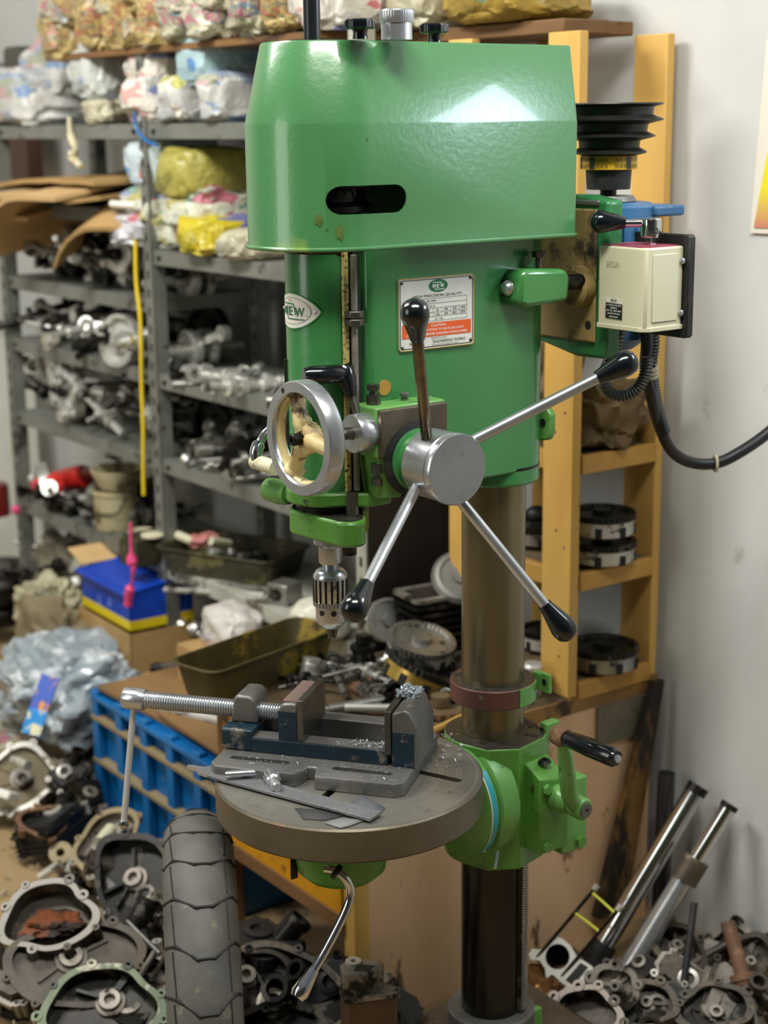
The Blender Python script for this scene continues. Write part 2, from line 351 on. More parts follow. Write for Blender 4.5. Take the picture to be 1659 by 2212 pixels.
# table bracket sleeve
poly = arcpts(0, 0, .078, 300, 380, 10)+[(.062, .062), (.018, .088), (-.045, .074), (-.078, .05)]+arcpts(0, 0, .078, 150, 300, 14)
c = part('bracket_sleeve', MB().prism(poly, .462, .668, top=[(x*1.0, y*1.0) for x, y in poly]), LIME, D, bevel=.003)
part('sleeve_top_face', MB().ring([(x*.985, y*.985) for x, y in poly], [(.051*math.cos(math.atan2(y, x)), .051*math.sin(math.atan2(y, x))) for x, y in poly], .6685, .6690), STEELD, c)
part('key_slot', MB().box((-.032, .058, .6692), (.010, .022, .001), rot=(0, 0, .5)), BLACKM, c)
part('sleeve_lug', MB().prism([(-.09, .045), (-.06, .045), (-.06, .062), (-.09, .062)], .652, .682), LIME2, c, bevel=.003)
part('lug_hole', MB().cyl((-.0595, .053, .668), (-.0585, .053, .668), .0055), BLACKM, c)
# trunnion
part('trunnion_flange', MB().lathe([(0, .03), (.092, .03), (.095, .052), (.093, .064), (.086, .068), (0, .068)], (0, .012, .572), (1, 0, 0), 56), LIME2, D)
c = part('trunnion_disc', MB().lathe([(0, .07), (.088, .070), (.090, .073), (.090, .086), (.084, .090), (0, .090)], (0, .012, .572), (1, 0, 0), 56), LIME2, D)
g = MB(); q = Vector((1, 0, 0))
for i in range(24):
    a_ = math.radians(-52+i*4.2); y, z = .0906*math.cos(a_), .0906*math.sin(a_); y2, z2 = .0906*math.cos(a_+.074), .0906*math.sin(a_+.074)
    f = [g.bm.verts.new((x, .012+yy, .572+zz)) for x, yy, zz in ((.074, y, z), (.084, y, z), (.084, y2, z2), (.074, y2, z2))]; g.bm.faces.new(f)
part('angle_scale', g, TEAL, c, label='teal angle scale strip on the trunnion')
part('scale_border', MB().lathe([(.0908, .0845), (.0911, .0865)], (0, .012, .572), (1, 0, 0), 56), WHITE, c)
part('scale_screw', MB().ball((.078, .072, .508), .0045, 2), STEEL, c); part('scale_screw', MB().cyl((.06, .085, .505), (.085, .108, .493), .0028), STEEL, c)
g = MB().prism([(.12, -.045), (.22, -.05), (.285, -.05), (.285, .05), (.22, .05), (.12, .06)], .545, .622, top=[(.12, -.045), (.22, -.05), (.285, -.05), (.285, .05), (.22, .05), (.12, .06)])
part('table_arm', g, LIME, D, bevel=.008)
c = part('table_clamp_hub', MB().lathe([(0, .508), (.055, .508), (.068, .520), (.072, .545), (.072, .620), (0, .620)], (.300, .0, 0), n=40), LIME, D)
part('clamp_slit', MB().box((.368, -.028, .563), (.012, .0025, .11)), BLACKM, c)
pts = [onb(700, 1876, .062), onb(722, 1880, .072), onb(745, 1896, .085), onb(757, 1925, .09), onb(748, 1965, .092), onb(705, 2050, .095), onb(672, 2105, .097)]
c = part('table_clamp_handle', MB().tube(pts, .0068, 12, smooth=5), CHROME, D, label='bent chrome table clamp handle')
p = pts[-1]; dd = (pts[-1]-pts[-2]).normalized()
part('handle_tip', MB().lathe([(0, -.008), (.0085, -.008), (.0125, .018), (.014, .03), (.011, .038), (0, .038)], p, dd, 20), CHROME, c)
part('handle_collar', MB().lathe([(.007, 0), (.012, 0), (.012, .008), (.007, .008)], pts[1], (pts[2]-pts[1]), 16), DARKI, c)
# gearbox + crank
def BXZ(a0, a1, b0, b1, z0, z1): return MB().b2((a0, b0, z0), (a1, b1, z1))
g = MB(); vs = [(-.056, .06, .494), (.004, .06, .494), (.004, .121, .494), (-.056, .121, .494), (-.056, .06, .640), (.004, .06, .650), (.004, .121, .622), (-.056, .121, .612)]
bv = [g.bm.verts.new(v) for v in vs]
for f in ((0, 3, 2, 1), (4, 5, 6, 7), (0, 1, 5, 4), (1, 2, 6, 5), (2, 3, 7, 6), (3, 0, 4, 7)): g.bm.faces.new([bv[i] for i in f])
c = part('elevating_gearbox', g, LIME, D, bevel=.003)
for a_, z_ in ((-.008, .605), (-.010, .506)): part('gearbox_bolt', MB().cyl((a_, .121, z_), (a_, .128, z_), .0085, n=6), LIME2, c)
part('gearbox_flange', BXZ(-.105, -.052, .05, .112, .475, .60), LIME2, D, bevel=.003)
part('gearbox_bolt', MB().cyl((-.09, .112, .49), (-.09, .12, .49), .010, n=6), LIME, D)
part('oil_hole', MB().lathe([(0, .0), (.011, .0), (.008, .004), (.003, .004), (.003, .007), (0, .007)], (-.028, .095, .6365), n=16), DARKI, c)
part('gearbox_boss', MB().lathe([(0, .0), (.022, .0), (.021, .02), (.017, .035), (0, .035)], (-.032, .12, .585), (0, 1, 0), 28), LIME2, c)
H0 = Vector((-.032, .155, .585))
c = part('elevating_crank', MB().lathe([(0, 0), (.015, 0), (.018, .008), (.018, .026), (.015, .03), (0, .03)], H0, (0, 1, 0), 28).tube([H0+Vector((0, .016, 0)), (-.012, .172, .607), (-.002, .176, .640), (.008, .182, .675), (.020, .188, .708), (.026, .19, .722)], [.013, .013, .0135, .012, .010, .011], 14, smooth=5).ball((.026, .19, .723), .015, 2), LIME2, D)
part('crank_cap', MB().lathe([(0, .03), (.011, .03), (.011, .033), (.004, .033), (.004, .031), (0, .031)], H0, (0, 1, 0), 24), CAST, c)
c2 = part('crank_grip', MB().lathe([(0, .008), (.010, .008), (.0125, .02), (.0145, .06), (.0145, .112), (.011, .118), (0, .118)], (.026, .19, .723), (0, 1, .02), 28), BLACK, c)
part('grip_pin', MB().lathe([(0, .118), (.006, .118), (.006, .122), (0, .123)], (.026, .19, .723), (0, 1, .02), 16), STEEL, c2)
part('crank_socket', MB().lathe([(.0, -.012), (.015, -.012), (.0165, .0), (.013, .012), (0, .012)], (.026, .19, .723), (0, 1, .02), 20), RUST, c)
# round table
TC = Vector((.287, .006, 0)); TR = .2015
tb = part('round_table', MB().lathe([(0, .618), (TR-.004, .618), (TR, .622), (TR, .667), (TR-.003, .670), (0, .670)], TC, n=128), TABLES, D, label='thick round drilling table with turned rings')
ts = MB().lathe([(0, .66985), (TR-.0035, .66985)], TC, n=128)
def slot(a_, b_, ang, ln, wd):
    s_ = MB(); T = Matrix.Translation((a_, b_, 0)) @ Matrix.Rotation(ang, 4, 'Z')
    s_.prism([(ln/2+wd/2*math.cos(t), wd/2*math.sin(t)) for t in [math.radians(-90+i*22.5) for i in range(9)]]+[(-ln/2-wd/2*math.cos(t), -wd/2*math.sin(t)) for t in [math.radians(-90+i*22.5) for i in range(9)]], .60, .70, M=T); return s_
s1 = atz(880, 1662, .67); s2 = atz(988, 1686, .67); s3 = atz(738, 1692, .67); s4 = atz(700, 1722, .67)
cuts = []
for p, q_ in ((s1, s2), (s3, s4)):
    p, q_ = mloc(p), mloc(q_); m_ = (p+q_)/2; d_ = q_-p; cuts.append((m_.x, m_.y, math.atan2(d_.y, d_.x), d_.length, .013))
cut(tb, [slot(*k) for k in cuts])
g = MB()
for r_ in (.192, .168, .163, .140, .136, .112, .108, .085, .06, .035):
    n_ = 180
    for i in range(n_):
        qd = []
        for aa in (2*math.pi*i/n_, 2*math.pi*(i+1)/n_):
            for rr_ in (r_-.0006, r_+.0006): qd.append(Vector((TC.x+rr_*math.cos(aa), TC.y+rr_*math.sin(aa), .6704)))
        mdp = (qd[0]+qd[3])/2; skip = False
        for (mx_, my_, an_, ln_, wd_) in cuts:
            lx = (mdp.x-mx_)*math.cos(an_)+(mdp.y-my_)*math.sin(an_); ly = -(mdp.x-mx_)*math.sin(an_)+(mdp.y-my_)*math.cos(an_)
            if abs(lx) < ln_/2+wd_/2+.002 and abs(ly) < wd_/2+.001: skip = True
        if not skip: g.bm.faces.new([g.bm.verts.new(v) for v in (qd[0], qd[1], qd[3], qd[2])])
top = part('table_top_face', MB().lathe([(0, .67015), (TR-.0035, .67015)], TC, n=128), TABLEM, tb)
me = top.data; cut(top, []) if False else None
g2 = MB().lathe([(0, .6696), (TR-.004, .6696), (TR-.0035, .6702), (0, .6702)], TC, n=128)
bpy.data.objects.remove(top); top = part('table_top_face', g2, TABLEM, tb); cut(top, [slot(*k) for k in cuts])
part('turned_rings', g, mat('ring_groove', '#aaa79c', .4, .7), tb)
# ---- head body
RF, RR = .055, .070
poly = arcpts(0, 0, RR, 100, 260, 22)
half = [(.270, .072), (.282, .070), (.287, .062), (.288, .052)]
body = poly + [(.270, -.072), (.282, -.070), (.287, -.062), (.288, -.050)] + arcpts(.310, 0, RF, -72, 72, 28) + half[::-1]
hb = part('head_casting', MB().prism(body, 1.105, 1.460), GREEN, D, bevel=.004)
part('head_flange', MB().prism(arcpts(.310, 0, .062, -75, 75, 18)+[(.30, .085), (.26, .085), (.25, .05), (.25, -.05), (.28, -.062)], 1.097, 1.118), LIME, D, bevel=.004)
part('column_clamp_ring', MB().lathe([(.0505, 1.083), (.067, 1.083), (.070, 1.087), (.070, 1.108), (.0505, 1.108)], n=56), GREEN, D)
part('clamp_seam', MB().lathe([(.0702, 1.107), (.0708, 1.109), (.0702, 1.111)], n=56), DARKI, D)
g = MB().prism([(-.078, 1.145), (-.052, 1.14), (-.052, 1.195), (-.072, 1.197), (-.084, 1.186), (-.084, 1.156)], 0, .012, M=Matrix(((0, 0, 1, -.070), (-1, 0, 0, -.020), (0, 1, 0, 0), (0, 0, 0, 1))))
part('head_lug', g, LIME2, D, bevel=.003)
part('lug_hole', MB().cyl((-.057, .049, 1.172), (-.056, .049, 1.172), .0055), BLACKM, D)
# gauge slot, scale, rod
part('gauge_slot', MB().box((.299, .0565, 1.285), (.012, .011, .335)), mat('painted_slot_shade', '#10160f', .7), D)  # near-black strip painted in for the shaded gauge recess
c = part('depth_scale', MB().box((.3158, .0578, 1.285), (.0075, .0050, .335)), mat('yellowed_scale', '#d0c07a', .5, col2='#a8965a', scale=60, spots='#3a3216', sp_scale=120, sp_thr=.6, stretch=(1, 1, 2)), D)
g = MB(); rp = []
for i in range(230):
    z = 1.122+i*.00142; rp += [(.0050, z), (.0041, z+.0007)]
part('depth_rod', MB().lathe([(0, 1.12)]+rp+[(0, 1.449)], (.309, .0695, 0), n=16), mat('rod_steel', '#a7a498', .35, .5, col2='#8b887c', scale=30), D, label='threaded depth stop rod')
for z_ in (1.352, 1.363): part('stop_nut', MB().cyl((.309, .0695, z_), (.309, .0695, z_+.0095), .0135, n=6), STEELD, D, bevel=.001)
part('front_slot', MB().box((.3595, -.027, 1.225), (.006, .0035, .15), rot=(0, 0, -.5)), BLACKM, D)
# ---- oval badge
def fcyl(off, zc, R_=RF):
    return lambda p, q_: Vector((.310+(R_+off)*math.cos(p/R_), (R_+off)*math.sin(p/R_), zc+q_))
def oval(rx, ry, fm, n=40, k=6, pw=2.0, inner=0., lens=0.):
    m_ = MB(); rows = []
    for j in range(k+1):
        s_ = inner+(1-inner)*j/k
        rows.append([m_.bm.verts.new(fm(rx*s_*math.cos(2*math.pi*i/n)*1.0, ry*s_*math.sin(2*math.pi*i/n)*abs(math.sin(2*math.pi*i/n))**lens)) for i in range(n)] if s_ > 0 else None)
    for A_, B_ in zip(rows, rows[1:]):
        for i in range(n):
            j = (i+1) % n
            if A_ is None: 
                continue
            m_.bm.faces.new((A_[i], A_[j], B_[j], B_[i]))
    if rows[0] is None: m_.bm.faces.new(rows[1])
    return m_
ZB = 1.371
c = part('maker_badge', oval(.048, .0240, fcyl(.0012, ZB), lens=.55), WHITE, D, label='white oval maker badge on the front of the head')
part('badge_rim', oval(.0495, .0250, fcyl(.0016, ZB), inner=.955, k=1, lens=.55), mat('badge_green_edge', '#2f8a45', .4), c)
part('badge_line', oval(.035, .0185, fcyl(.0016, ZB), inner=.975, k=1), INKG, c)
fm = fcyl(.0017, ZB); g = MB()
text_mb(g, 'M', -.019, 0, .015, .0125, fm, .02); text_mb(g, 'E', -.001, 0, .009, .0125, fm, .02); text_mb(g, 'W', .0165, -.001, .0165, .0125, fm, .02)
text_mb(g, '.', .028, -.006, .0018, .0018, fm)
def strip(m_, pts, w_, fm):
    for (x0, y0), (x1, y1) in zip(pts, pts[1:]):
        n_ = max(1, int(abs(x1-x0)/.004)); dx, dy = x1-x0, y1-y0; l_ = math.hypot(dx, dy); nx, ny = -dy/l_*w_/2, dx/l_*w_/2
        prev = None
        for i in range(n_+1):
            x, y = x0+dx*i/n_, y0+dy*i/n_; cur = (m_.bm.verts.new(fm(x+nx, y+ny)), m_.bm.verts.new(fm(x-nx, y-ny)))
            if prev: m_.bm.faces.new((prev[0], cur[0], cur[1], prev[1]))
            prev = cur
strip(g, [(-.026, .010), (.0055, .0095), (.0095, -.006)], .0016, fm); strip(g, [(-.009, .007), (-.009, -.011), (.025, -.0112)], .0016, fm)
part('badge_lettering', g, INKG, c)
g = MB(); text_mb(g, 'Ma.', -.002, .0145, .008, .004, fm); part('badge_mark', g, mat('gold_ink', '#b9a642', .4), c)
for s_ in (-1, 1): part('badge_rivet', MB().ball(fcyl(.0016, ZB)(s_*.0405, 0), .0030, 2), STEEL, c)
# ---- name plate
PX0, PX1, PZ0, PZ1, PB = .237, .101, 1.309, 1.4105, .0722
PWD, PHT = PX0-PX1, PZ1-PZ0
def pl(off): return lambda u_, v_: Vector((PX0-u_*PWD, PB+off, PZ1-v_*PHT))
def rrect(x0, y0, x1, y1, r_): 
    return arcpts(x1-r_, y1-r_, r_, 0, 90, 4)+arcpts(x0+r_, y1-r_, r_, 90, 180, 4)+arcpts(x0+r_, y0+r_, r_, 180, 270, 4)+arcpts(x1-r_, y0+r_, r_, 270, 360, 4)
MP = Matrix(((-1, 0, 0, PX0), (0, 0, 1, PB-.002), (0, 1, 0, PZ0), (0, 0, 0, 1)))
c = part('name_plate', MB().prism(rrect(0, 0, PWD, PHT, .005), 0, .0034, M=MP), PLATE, D, label='aluminium data plate with tattered white and orange print')
part('plate_border', MB().ring(rrect(.0028, .0028, PWD-.0028, PHT-.0028, .004), rrect(.0037, .0037, PWD-.0037, PHT-.0037, .0035), .0034, .0038, M=MP), INK, c)
part('plate_edge', MB().ring(rrect(0, 0, PWD, PHT, .005), rrect(.0012, .0012, PWD-.0012, PHT-.0012, .004), .0034, .0041, M=MP), mat('brass_edge', '#a98f3c', .4, .4), c)
f1 = pl(.0018)
def ptext(m_, s_, cu_, cv_, wu, hv, b_=0.): return text_mb(m_, s_, cu_*PWD, -cv_*PHT, wu*PWD, hv*PHT, lambda x, y: Vector((PX0-x, PB+.0019, PZ1+y)), b_)
g = MB(); ov = [(PX0-(.518+.124*math.cos(t))*PWD, PZ1-(.128+.089*math.sin(t))*PHT) for t in [2*math.pi*i/36 for i in range(36)]]
g.bm.faces.new([g.bm.verts.new((x, PB+.0017, z)) for x, z in ov]); part('plate_logo_oval', g, INKG, c)
g = MB(); ptext(g, 'M', .462, .128, .040, .055, .03); ptext(g, 'E', .512, .130, .033, .055, .03); ptext(g, 'W', .567, .128, .055, .055, .03)
def pstrip(m_, pts, w_, off=.0019):
    strip(m_, [(x*PWD, -y*PHT) for x, y in pts], w_, lambda x, y: Vector((PX0-x, PB+off, PZ1+y)))
pstrip(g, [(.445, .080), (.555, .082), (.572, .15)], .0011); pstrip(g, [(.475, .12), (.475, .180), (.600, .176)], .0011)
part('plate_logo', g, WHITE, c)
g = MB(); v_ = [g.bm.verts.new(f1(x, y)) for x, y in ((.045, .635), (.045, .828), (.955, .828), (.955, .635))]; g.bm.faces.new(v_)
part('caution_band', g, INKR, c)
g = MB()
for s_, a_, v2, wu, hv in (('HIGH PRECISION QUALITY', .51, .262, .65, .042), ('CAPACITY   25 MM', .305, .335, .36, .031), ('SPINDLE MORSE TAPER NO. 8', .27, .405, .40, .029),
    ('R.P.M.', .27, .462, .12, .028), ('70', .505, .466, .032, .036), ('190', .62, .462, .055, .036), ('500', .735, .459, .055, .036), ('1300', .843, .456, .072, .036),
    ('125', .505, .526, .055, .036), ('290', .62, .523, .055, .036), ('850', .735, .520, .055, .036), ('2000', .843, .516, .072, .036), ('25 / 250', .525, .585, .11, .028),
    ('MANUFACTURED BY :', .53, .852, .22, .020), ('MAK', .18, .905, .085, .040), ('ENGINEERING WORKS', .66, .900, .43, .040), ('8.', .235, .955, .02, .022), ('364 DUDHAI (GUJARAT) INDIA', .61, .948, .36, .022)):
    ptext(g, s_, a_, v2, wu, hv)
for y in (.298, .368, .432, .492, .55, .612): pstrip(g, [(.12, y+.004), (.90, y-.004)], .0004)
pstrip(g, [(.12, .298), (.12, .612)], .0004); pstrip(g, [(.90, .296), (.90, .612)], .0004)
for x in (.45, .56, .68, .79): pstrip(g, [(x, .432), (x, .55)], .0004)
part('plate_lettering', g, INK, c)
g = MB()
for s_, a_, v2, wu, hv in (('CAUTION', .515, .675, .19, .036), ('ALL GREASE POINT TO BE FILLED DAILY', .52, .732, .68, .030), ('STOP MACHINE BEFORE CHANGING GEARS & SPEED', .50, .790, .80, .032)): ptext(g, s_, a_, v2, wu, hv, .012)
for v_ in g.bm.verts: v_.co.y += .0003
part('caution_lettering', g, WHITE, c)
for u_, v2 in ((.045, .055), (.95, .05), (.045, .945), (.95, .93)): part('plate_screw', MB().ball(pl(.002)(u_, v2), .0026, 2, (1, .6, 1)), STEELD, c)
# ---- worm block, collar, handwheel
c = part('worm_housing', MB().b2((.185, .060, 1.172), (.306, .112, 1.243)), LIME2, D, bevel=.003)
part('housing_face', MB().b2((.188, .112, 1.174), (.303, .121, 1.240)), BROWNI, c, bevel=.0015, label='bare machined steel face')
g = MB(); v_ = [(.300, .06), (.300, .118), (.262, .118), (.262, .06)]; g.prism(v_, 1.118, 1.173, top=v_)
part('housing_foot', MB().prism([(.292, .06), (.296, .098), (.278, .112), (.262, .112), (.262, .06)], 1.113, 1.173, top=[(.300, .06), (.300, .108), (.285, .115), (.262, .115), (.262, .06)]), LIME2, D, bevel=.002)
part('pinion_plate', MB().b2((.20, .06, 1.112), (.262, .116, 1.173)), DARKI, D, bevel=.002)
part('lock_bolt', MB().cyl((.290, .085, 1.243), (.290, .085, 1.257), .0100, n=6).cyl((.290, .085, 1.257), (.290, .085, 1.263), .005).cyl((.290, .085, 1.263), (.290, .085, 1.271), .0090, n=6), STEELD, c)
part('lock_bolt', MB().cyl((.296, .100, 1.150), (.296, .100, 1.163), .0090, n=6).cyl((.296, .100, 1.143), (.296, .100, 1.150), .005).cyl((.296, .100, 1.132), (.296, .100, 1.142), .0085, n=6), STEELD, c)
part('oil_cup', MB().lathe([(0, 0), (.005, 0), (.005, .006), (.007, .006), (.007, .010), (0, .012)], (.236, .085, 1.243), n=14), CAST, c)
part('yellow_dot', MB().lathe([(0, .0), (.011, .0), (.011, .001), (0, .001)], (.262, .0724, 1.262), (0, 1, 0), 24), mat('ochre_sticker', '#a87e30', .6), D)
SB = .090; SZ = 1.207
c = part('shaft_collar', MB().lathe([(.008, .303), (.026, .303), (.0272, .305), (.0272, .329), (.026, .331), (.008, .331)], (0, SB, SZ), (1, 0, 0), 40), STEEL, D)
part('handwheel_shaft', MB().cyl((.29, SB, SZ), (.412, SB, SZ+.004), .0085), STEELD, D)
hw = Vector((.404, SB, SZ+.004)); X1 = Vector((1, 0, 0))
def wp(r_, ang, x): return hw+Vector((x, r_*math.cos(math.radians(ang)), r_*math.sin(math.radians(ang))))
c = part('handwheel', MB().lathe([(.0625, -.006), (.076, -.009), (.0785, -.006), (.0785, .013), (.0765, .016), (.0635, .016), (.0615, .013), (.0625, -.006)], hw, X1, 72), STEEL, D, bevel=0)
part('wheel_inner_rim', MB().lathe([(.0622, -.005), (.0585, -.002), (.0585, .006), (.0620, .010)], hw, X1, 64), CREAM, c)
for an in (112, -8, 236):
    part('spoke', MB().tube([wp(.012, an, .0), wp(.03, an, .003), wp(.048, an, .001), wp(.061, an, -.0005)], [.0135, .0110, .0110, .0150], 12, smooth=3), CREAM, c)
part('wheel_hub', MB().lathe([(0, -.012), (.020, -.012), (.022, -.004), (.022, .006), (.016, .010), (.014, .010), (0, .010)], hw, X1, 32), CREAM, c)
part('hub_screw', MB().lathe([(0, .008), (.0085, .008), (.0085, .024), (.007, .026), (.0035, .026), (.0035, .020), (0, .020)], hw, X1, 20), DARKI, c)
part('rim_hole', MB().lathe([(0, 0), (.0038, 0), (.0038, .0006), (0, .0006)], wp(.070, 118, .0158), X1, 12), BLACKM, c)
# clutch lever with black elbow grip
p0 = Vector((.318, .086, 1.225)); p1 = Vector((.322, .075, 1.262)); p2 = Vector((.3235, .071, 1.292))
c = part('clutch_lever', MB().cyl(p0, p1, .0048), STEELD, D)
part('elbow_socket', MB().lathe([(0, 0), (.008, 0), (.0138, .024), (.0132, .038), (.009, .045), (0, .045)], p1-(p1-p0).normalized()*.006, p1-p0, 20), BLACK, c)
part('elbow_grip', MB().lathe([(0, -.004), (.0105, -.002), (.0105, .008), (.0130, .012), (.0130, .056), (.0105, .062), (0, .062)], p2-Vector((0, 0, .004)), (.92, -.30, .0), 22), BLACK, c)
# quill lock loop on the far side
c = part('quill_lock_boss', MB().lathe([(0, 0), (.016, 0), (.019, .02), (.017, .045), (0, .047)], (.345, -.05, 1.10), (.15, -1, 0), 24), LIME2, D)
pp = [onb(560, 1000, -.085), onb(553, 978, -.09), onb(566, 948, -.09), onb(590, 915, -.085), onb(603, 900, -.08)]
part('quill_lock_handle', MB().tube(pp, [.009, .010, .0065, .005, .005], 12, smooth=5), CHROME, D)
part('handle_end', MB().cyl(pp[0]-Vector((0, .012, 0)), pp[0]+Vector((0.0, .045, .0)), .011), IVORY, D)
# lower quill clamp with rod lug
poly = arcpts(.310, 0, .057, 130, 300, 20)+arcpts(.310, 0, .057, 300, 340, 4)+[(.356, .05)]+arcpts(.330, .080, .0225, -10, 150, 10)+[(.282, .050)]
part('quill_clamp', MB().prism(poly, 1.048, 1.085), LIME, D, bevel=.005)
part('clamp_top_shadow', MB().prism([(.31+(x-.31)*.93, y*.93) for x, y in poly], 1.085, 1.0862), mat('gap_shade_paint', '#1b2016', .5), D)  # dark sheet painting in the shade between clamp and flange
part('quill_neck', MB().lathe([(0, 1.083), (.048, 1.083), (.048, 1.10), (0, 1.10)], (.310, 0, 0), n=32), DARKI, D)
part('clamp_bolt', MB().cyl((.330, .078, 1.034), (.330, .078, 1.048), .0105, n=16), DARKI, D)
part('clamp_bolt', MB().cyl((.318, .070, 1.086), (.318, .070, 1.12), .0085, n=6), STEELD, D)
part('quill_nose', MB().lathe([(0, 1.05), (.0235, 1.05), (.0235, 1.031), (.019, 1.027), (.0, 1.027)][::-1], (.310, 0, 0), n=40), STEEL, D)
part('spindle', MB().lathe([(0, 1.028), (.0165, 1.028), (.0165, 1.004), (.0150, 1.001), (.0110, 1.001), (.0115, .998), (.0105, .996), (.0105, .9925), (.0118, .9915), (.0118, .978), (0, .978)], (.310, 0, 0), n=40), STEEL, D)
cz = lambda z: z
c = part('drill_chuck', MB().lathe([(0, .981), (.0165, .981), (.0205, .9785), (.0248, .972), (.0252, .969), (.0252, .9335), (.0245, .9325), (.0225, .9325), (.0225, .905), (.0215, .900), (.0145, .892), (.0, .892)], (.310, 0, 0), n=64), STEEL, D)
c.data.transform(Matrix.Translation((0, 0, .012)))
g = MB()
for i in range(18):
    an = 2*math.pi*i/18
    for w2 in (0, ):
        g.box((.310+.0250*math.cos(an), .0250*math.sin(an), .9625), (.0022, .0030, .034), rot=(0, 0, an))
part('sleeve_flute', g, DARKI, c, label='dark flutes round the chuck sleeve')['kind'] = 'stuff'
g = MB(); n_ = 30
for i in range(n_):
    an = 2*math.pi*i/n_; g.box((.310+.0243*math.cos(an), .0243*math.sin(an), .9415), (.0035, .0030, .007), rot=(0, 0, an))
part('chuck_teeth', g, STEEL, c)['kind'] = 'stuff'
for an in (20, 140, 260): part('key_hole', MB().lathe([(0, .0), (.0042, .0), (.0042, .0008), (0, .0008)], (.310+.0222*math.cos(math.radians(an)), .0222*math.sin(math.radians(an)), .930), (math.cos(math.radians(an)), math.sin(math.radians(an)), 0), 14), BLACKM, c)
part('key_hole', MB().lathe([(0, .0), (.0042, .0), (.0042, .0008), (0, .0008)], (.310+.0222*math.cos(1.15), .0222*math.sin(1.15), .930), (math.cos(1.15), math.sin(1.15), 0), 14), BLACKM, c)
for an in (30, 150, 270): part('chuck_jaw', MB().cyl((.310+.006*math.cos(math.radians(an)), .006*math.sin(math.radians(an)), .906), (.310+.004*math.cos(math.radians(an)), .004*math.sin(math.radians(an)), .887), .0052, .0032, 8), STEELD, c)
# ---- capstan
HA, HZ = .245, 1.166
part('pinion_boss', MB().lathe([(0, .10), (.044, .10), (.044, .128), (.038, .130), (.038, .155), (0, .155)], (HA, 0, HZ), (0, 1, 0), 48), GREEN, D)
part('pinion_ring', MB().lathe([(.044, .117), (.052, .117), (.053, .124), (.044, .126)], (HA, 0, HZ), (0, 1, 0), 48), BLACKM, D)
c = part('capstan_hub', MB().lathe([(0, .150), (.046, .150), (.048, .152), (.048, .199), (.0465, .201), (.0465, .203), (.0495, .2045), (.0495, .212), (.048, .2145), (0, .2145)], (HA, 0, HZ), (0, 1, 0), 64), STEEL, D)
part('hub_end_face', MB().lathe([(0, .2146), (.0478, .2146)], (HA, 0, HZ), (0, 1, 0), 64), mat('brushed_hub_face', '#a5a8aa', .42, .9, col2='#94979a', scale=10, spots='#7c766c', sp_scale=24, sp_thr=.66, bump=.12), c)
LV = []
for (kx, ky, ml) in ((896, 672, STEELD), (1356, 783, STEEL), (764, 1318, STEEL), (1222, 1362, STEEL)):
    tip = onb(kx, ky, .285); d2 = Vector((tip.x-HA, 0, tip.z-HZ)).normalized()
    st = Vector((HA, .172, HZ))+d2*.040; dv = (tip-st).normalized(); kb = tip-dv*.038
    c = part('feed_lever', MB().cyl(st, kb+dv*.005, .0078, n=20), ml if ml is STEEL else mat('browned_steel', '#7d6f55', .25, .9, col2='#3b352b', scale=20), D)
    part('lever_knob', MB().lathe([(0, -.010), (.0098, -.010), (.0115, .0), (.0165, .022), (.0182, .030), (.0182, .036), (.0165, .044), (.011, .050), (0, .053)], kb, dv, 32), BLACK, c)
# ---- lug with bar and pinch bolt
c = part('bar_lug', MB().prism([(-.052, 1.362), (.030, 1.358), (.046, 1.365), (.040, 1.408), (.030, 1.414), (-.045, 1.410), (-.055, 1.400)], .055, .108, M=Matrix(((1, 0, 0, 0), (0, 0, 1, 0), (0, 1, 0, 0), (0, 0, 0, 1)))), mat('lug_green_enamel', '#40823f', .25, col2='#3a7740', scale=6, coat=.3), D, bevel=.010)  # slightly lighter, yellower enamel tone for the lug
part('tension_bar', MB().cyl((.046, .076, 1.386), (-.135, .076, 1.386), .0118), DARKI, D)
part('bar_end', MB().lathe([(0, 0), (.0115, 0), (.0115, .004), (.008, .009), (0, .011)], (.044, .083, 1.386), (1, 0, 0), 24), STEEL, D)
part('pinch_bolt', MB().cyl((-.012, .085, 1.410), (-.012, .085, 1.428), .0048).cyl((-.012, .085, 1.428), (-.012, .085, 1.4365), .0105, n=6), STEELD, D)
# ---- motor side
AX = -.232
c = part('motor_plate', MB().prism([(-.06, 1.285), (.040, 1.266), (.104, 1.268), (.108, 1.285), (.108, 1.505), (.06, 1.512), (-.06, 1.512)], -.160, -.128, M=Matrix(((0, 0, 1, 0), (1, 0, 0, 0), (0, 1, 0, 0), (0, 0, 0, 1)))), mat('deep_green_enamel', '#2f7a44', .35, col2='#2a6c3e', scale=8, spots='#1d2417', sp_scale=14, sp_thr=.66, bump=.2), D, bevel=.006)
part('cast_panel', MB().b2((-.128, -.055, 1.292), (-.1225, .088, 1.492)), TAN, c, bevel=.003, label='dirty tan cast face of the motor plate')
part('plate_boss', MB().lathe([(0, -.122), (.031, -.122), (.031, -.104), (.026, -.1005), (.014, -.1005), (0, -.1005)][::-1], (0, .060, 1.376), (1, 0, 0), 40), TAN, c)
for b_, z_ in ((.075, 1.318), (.02, 1.46), (.078, 1.43)): part('plate_hole', MB().lathe([(0, -.1222), (.007, -.1222)], (0, b_, z_), (1, 0, 0), 16), BLACKM, c)
mo = part('motor_body', MB().lathe([(0, 1.262), (.045, 1.266), (.07, 1.285), (.074, 1.31), (.074, 1.465), (.06, 1.475), (0, 1.475)], (AX, 0, 0), n=40), BLUEM, D, label='blue electric motor behind the switch')
g = MB()
for i in range(22):
    an = 2*math.pi*i/22; g.box((AX+.076*math.cos(an), .076*math.sin(an), 1.39), (.010, .003, .14), rot=(0, 0, an))
part('cooling_fins', g, BLUEM, mo)
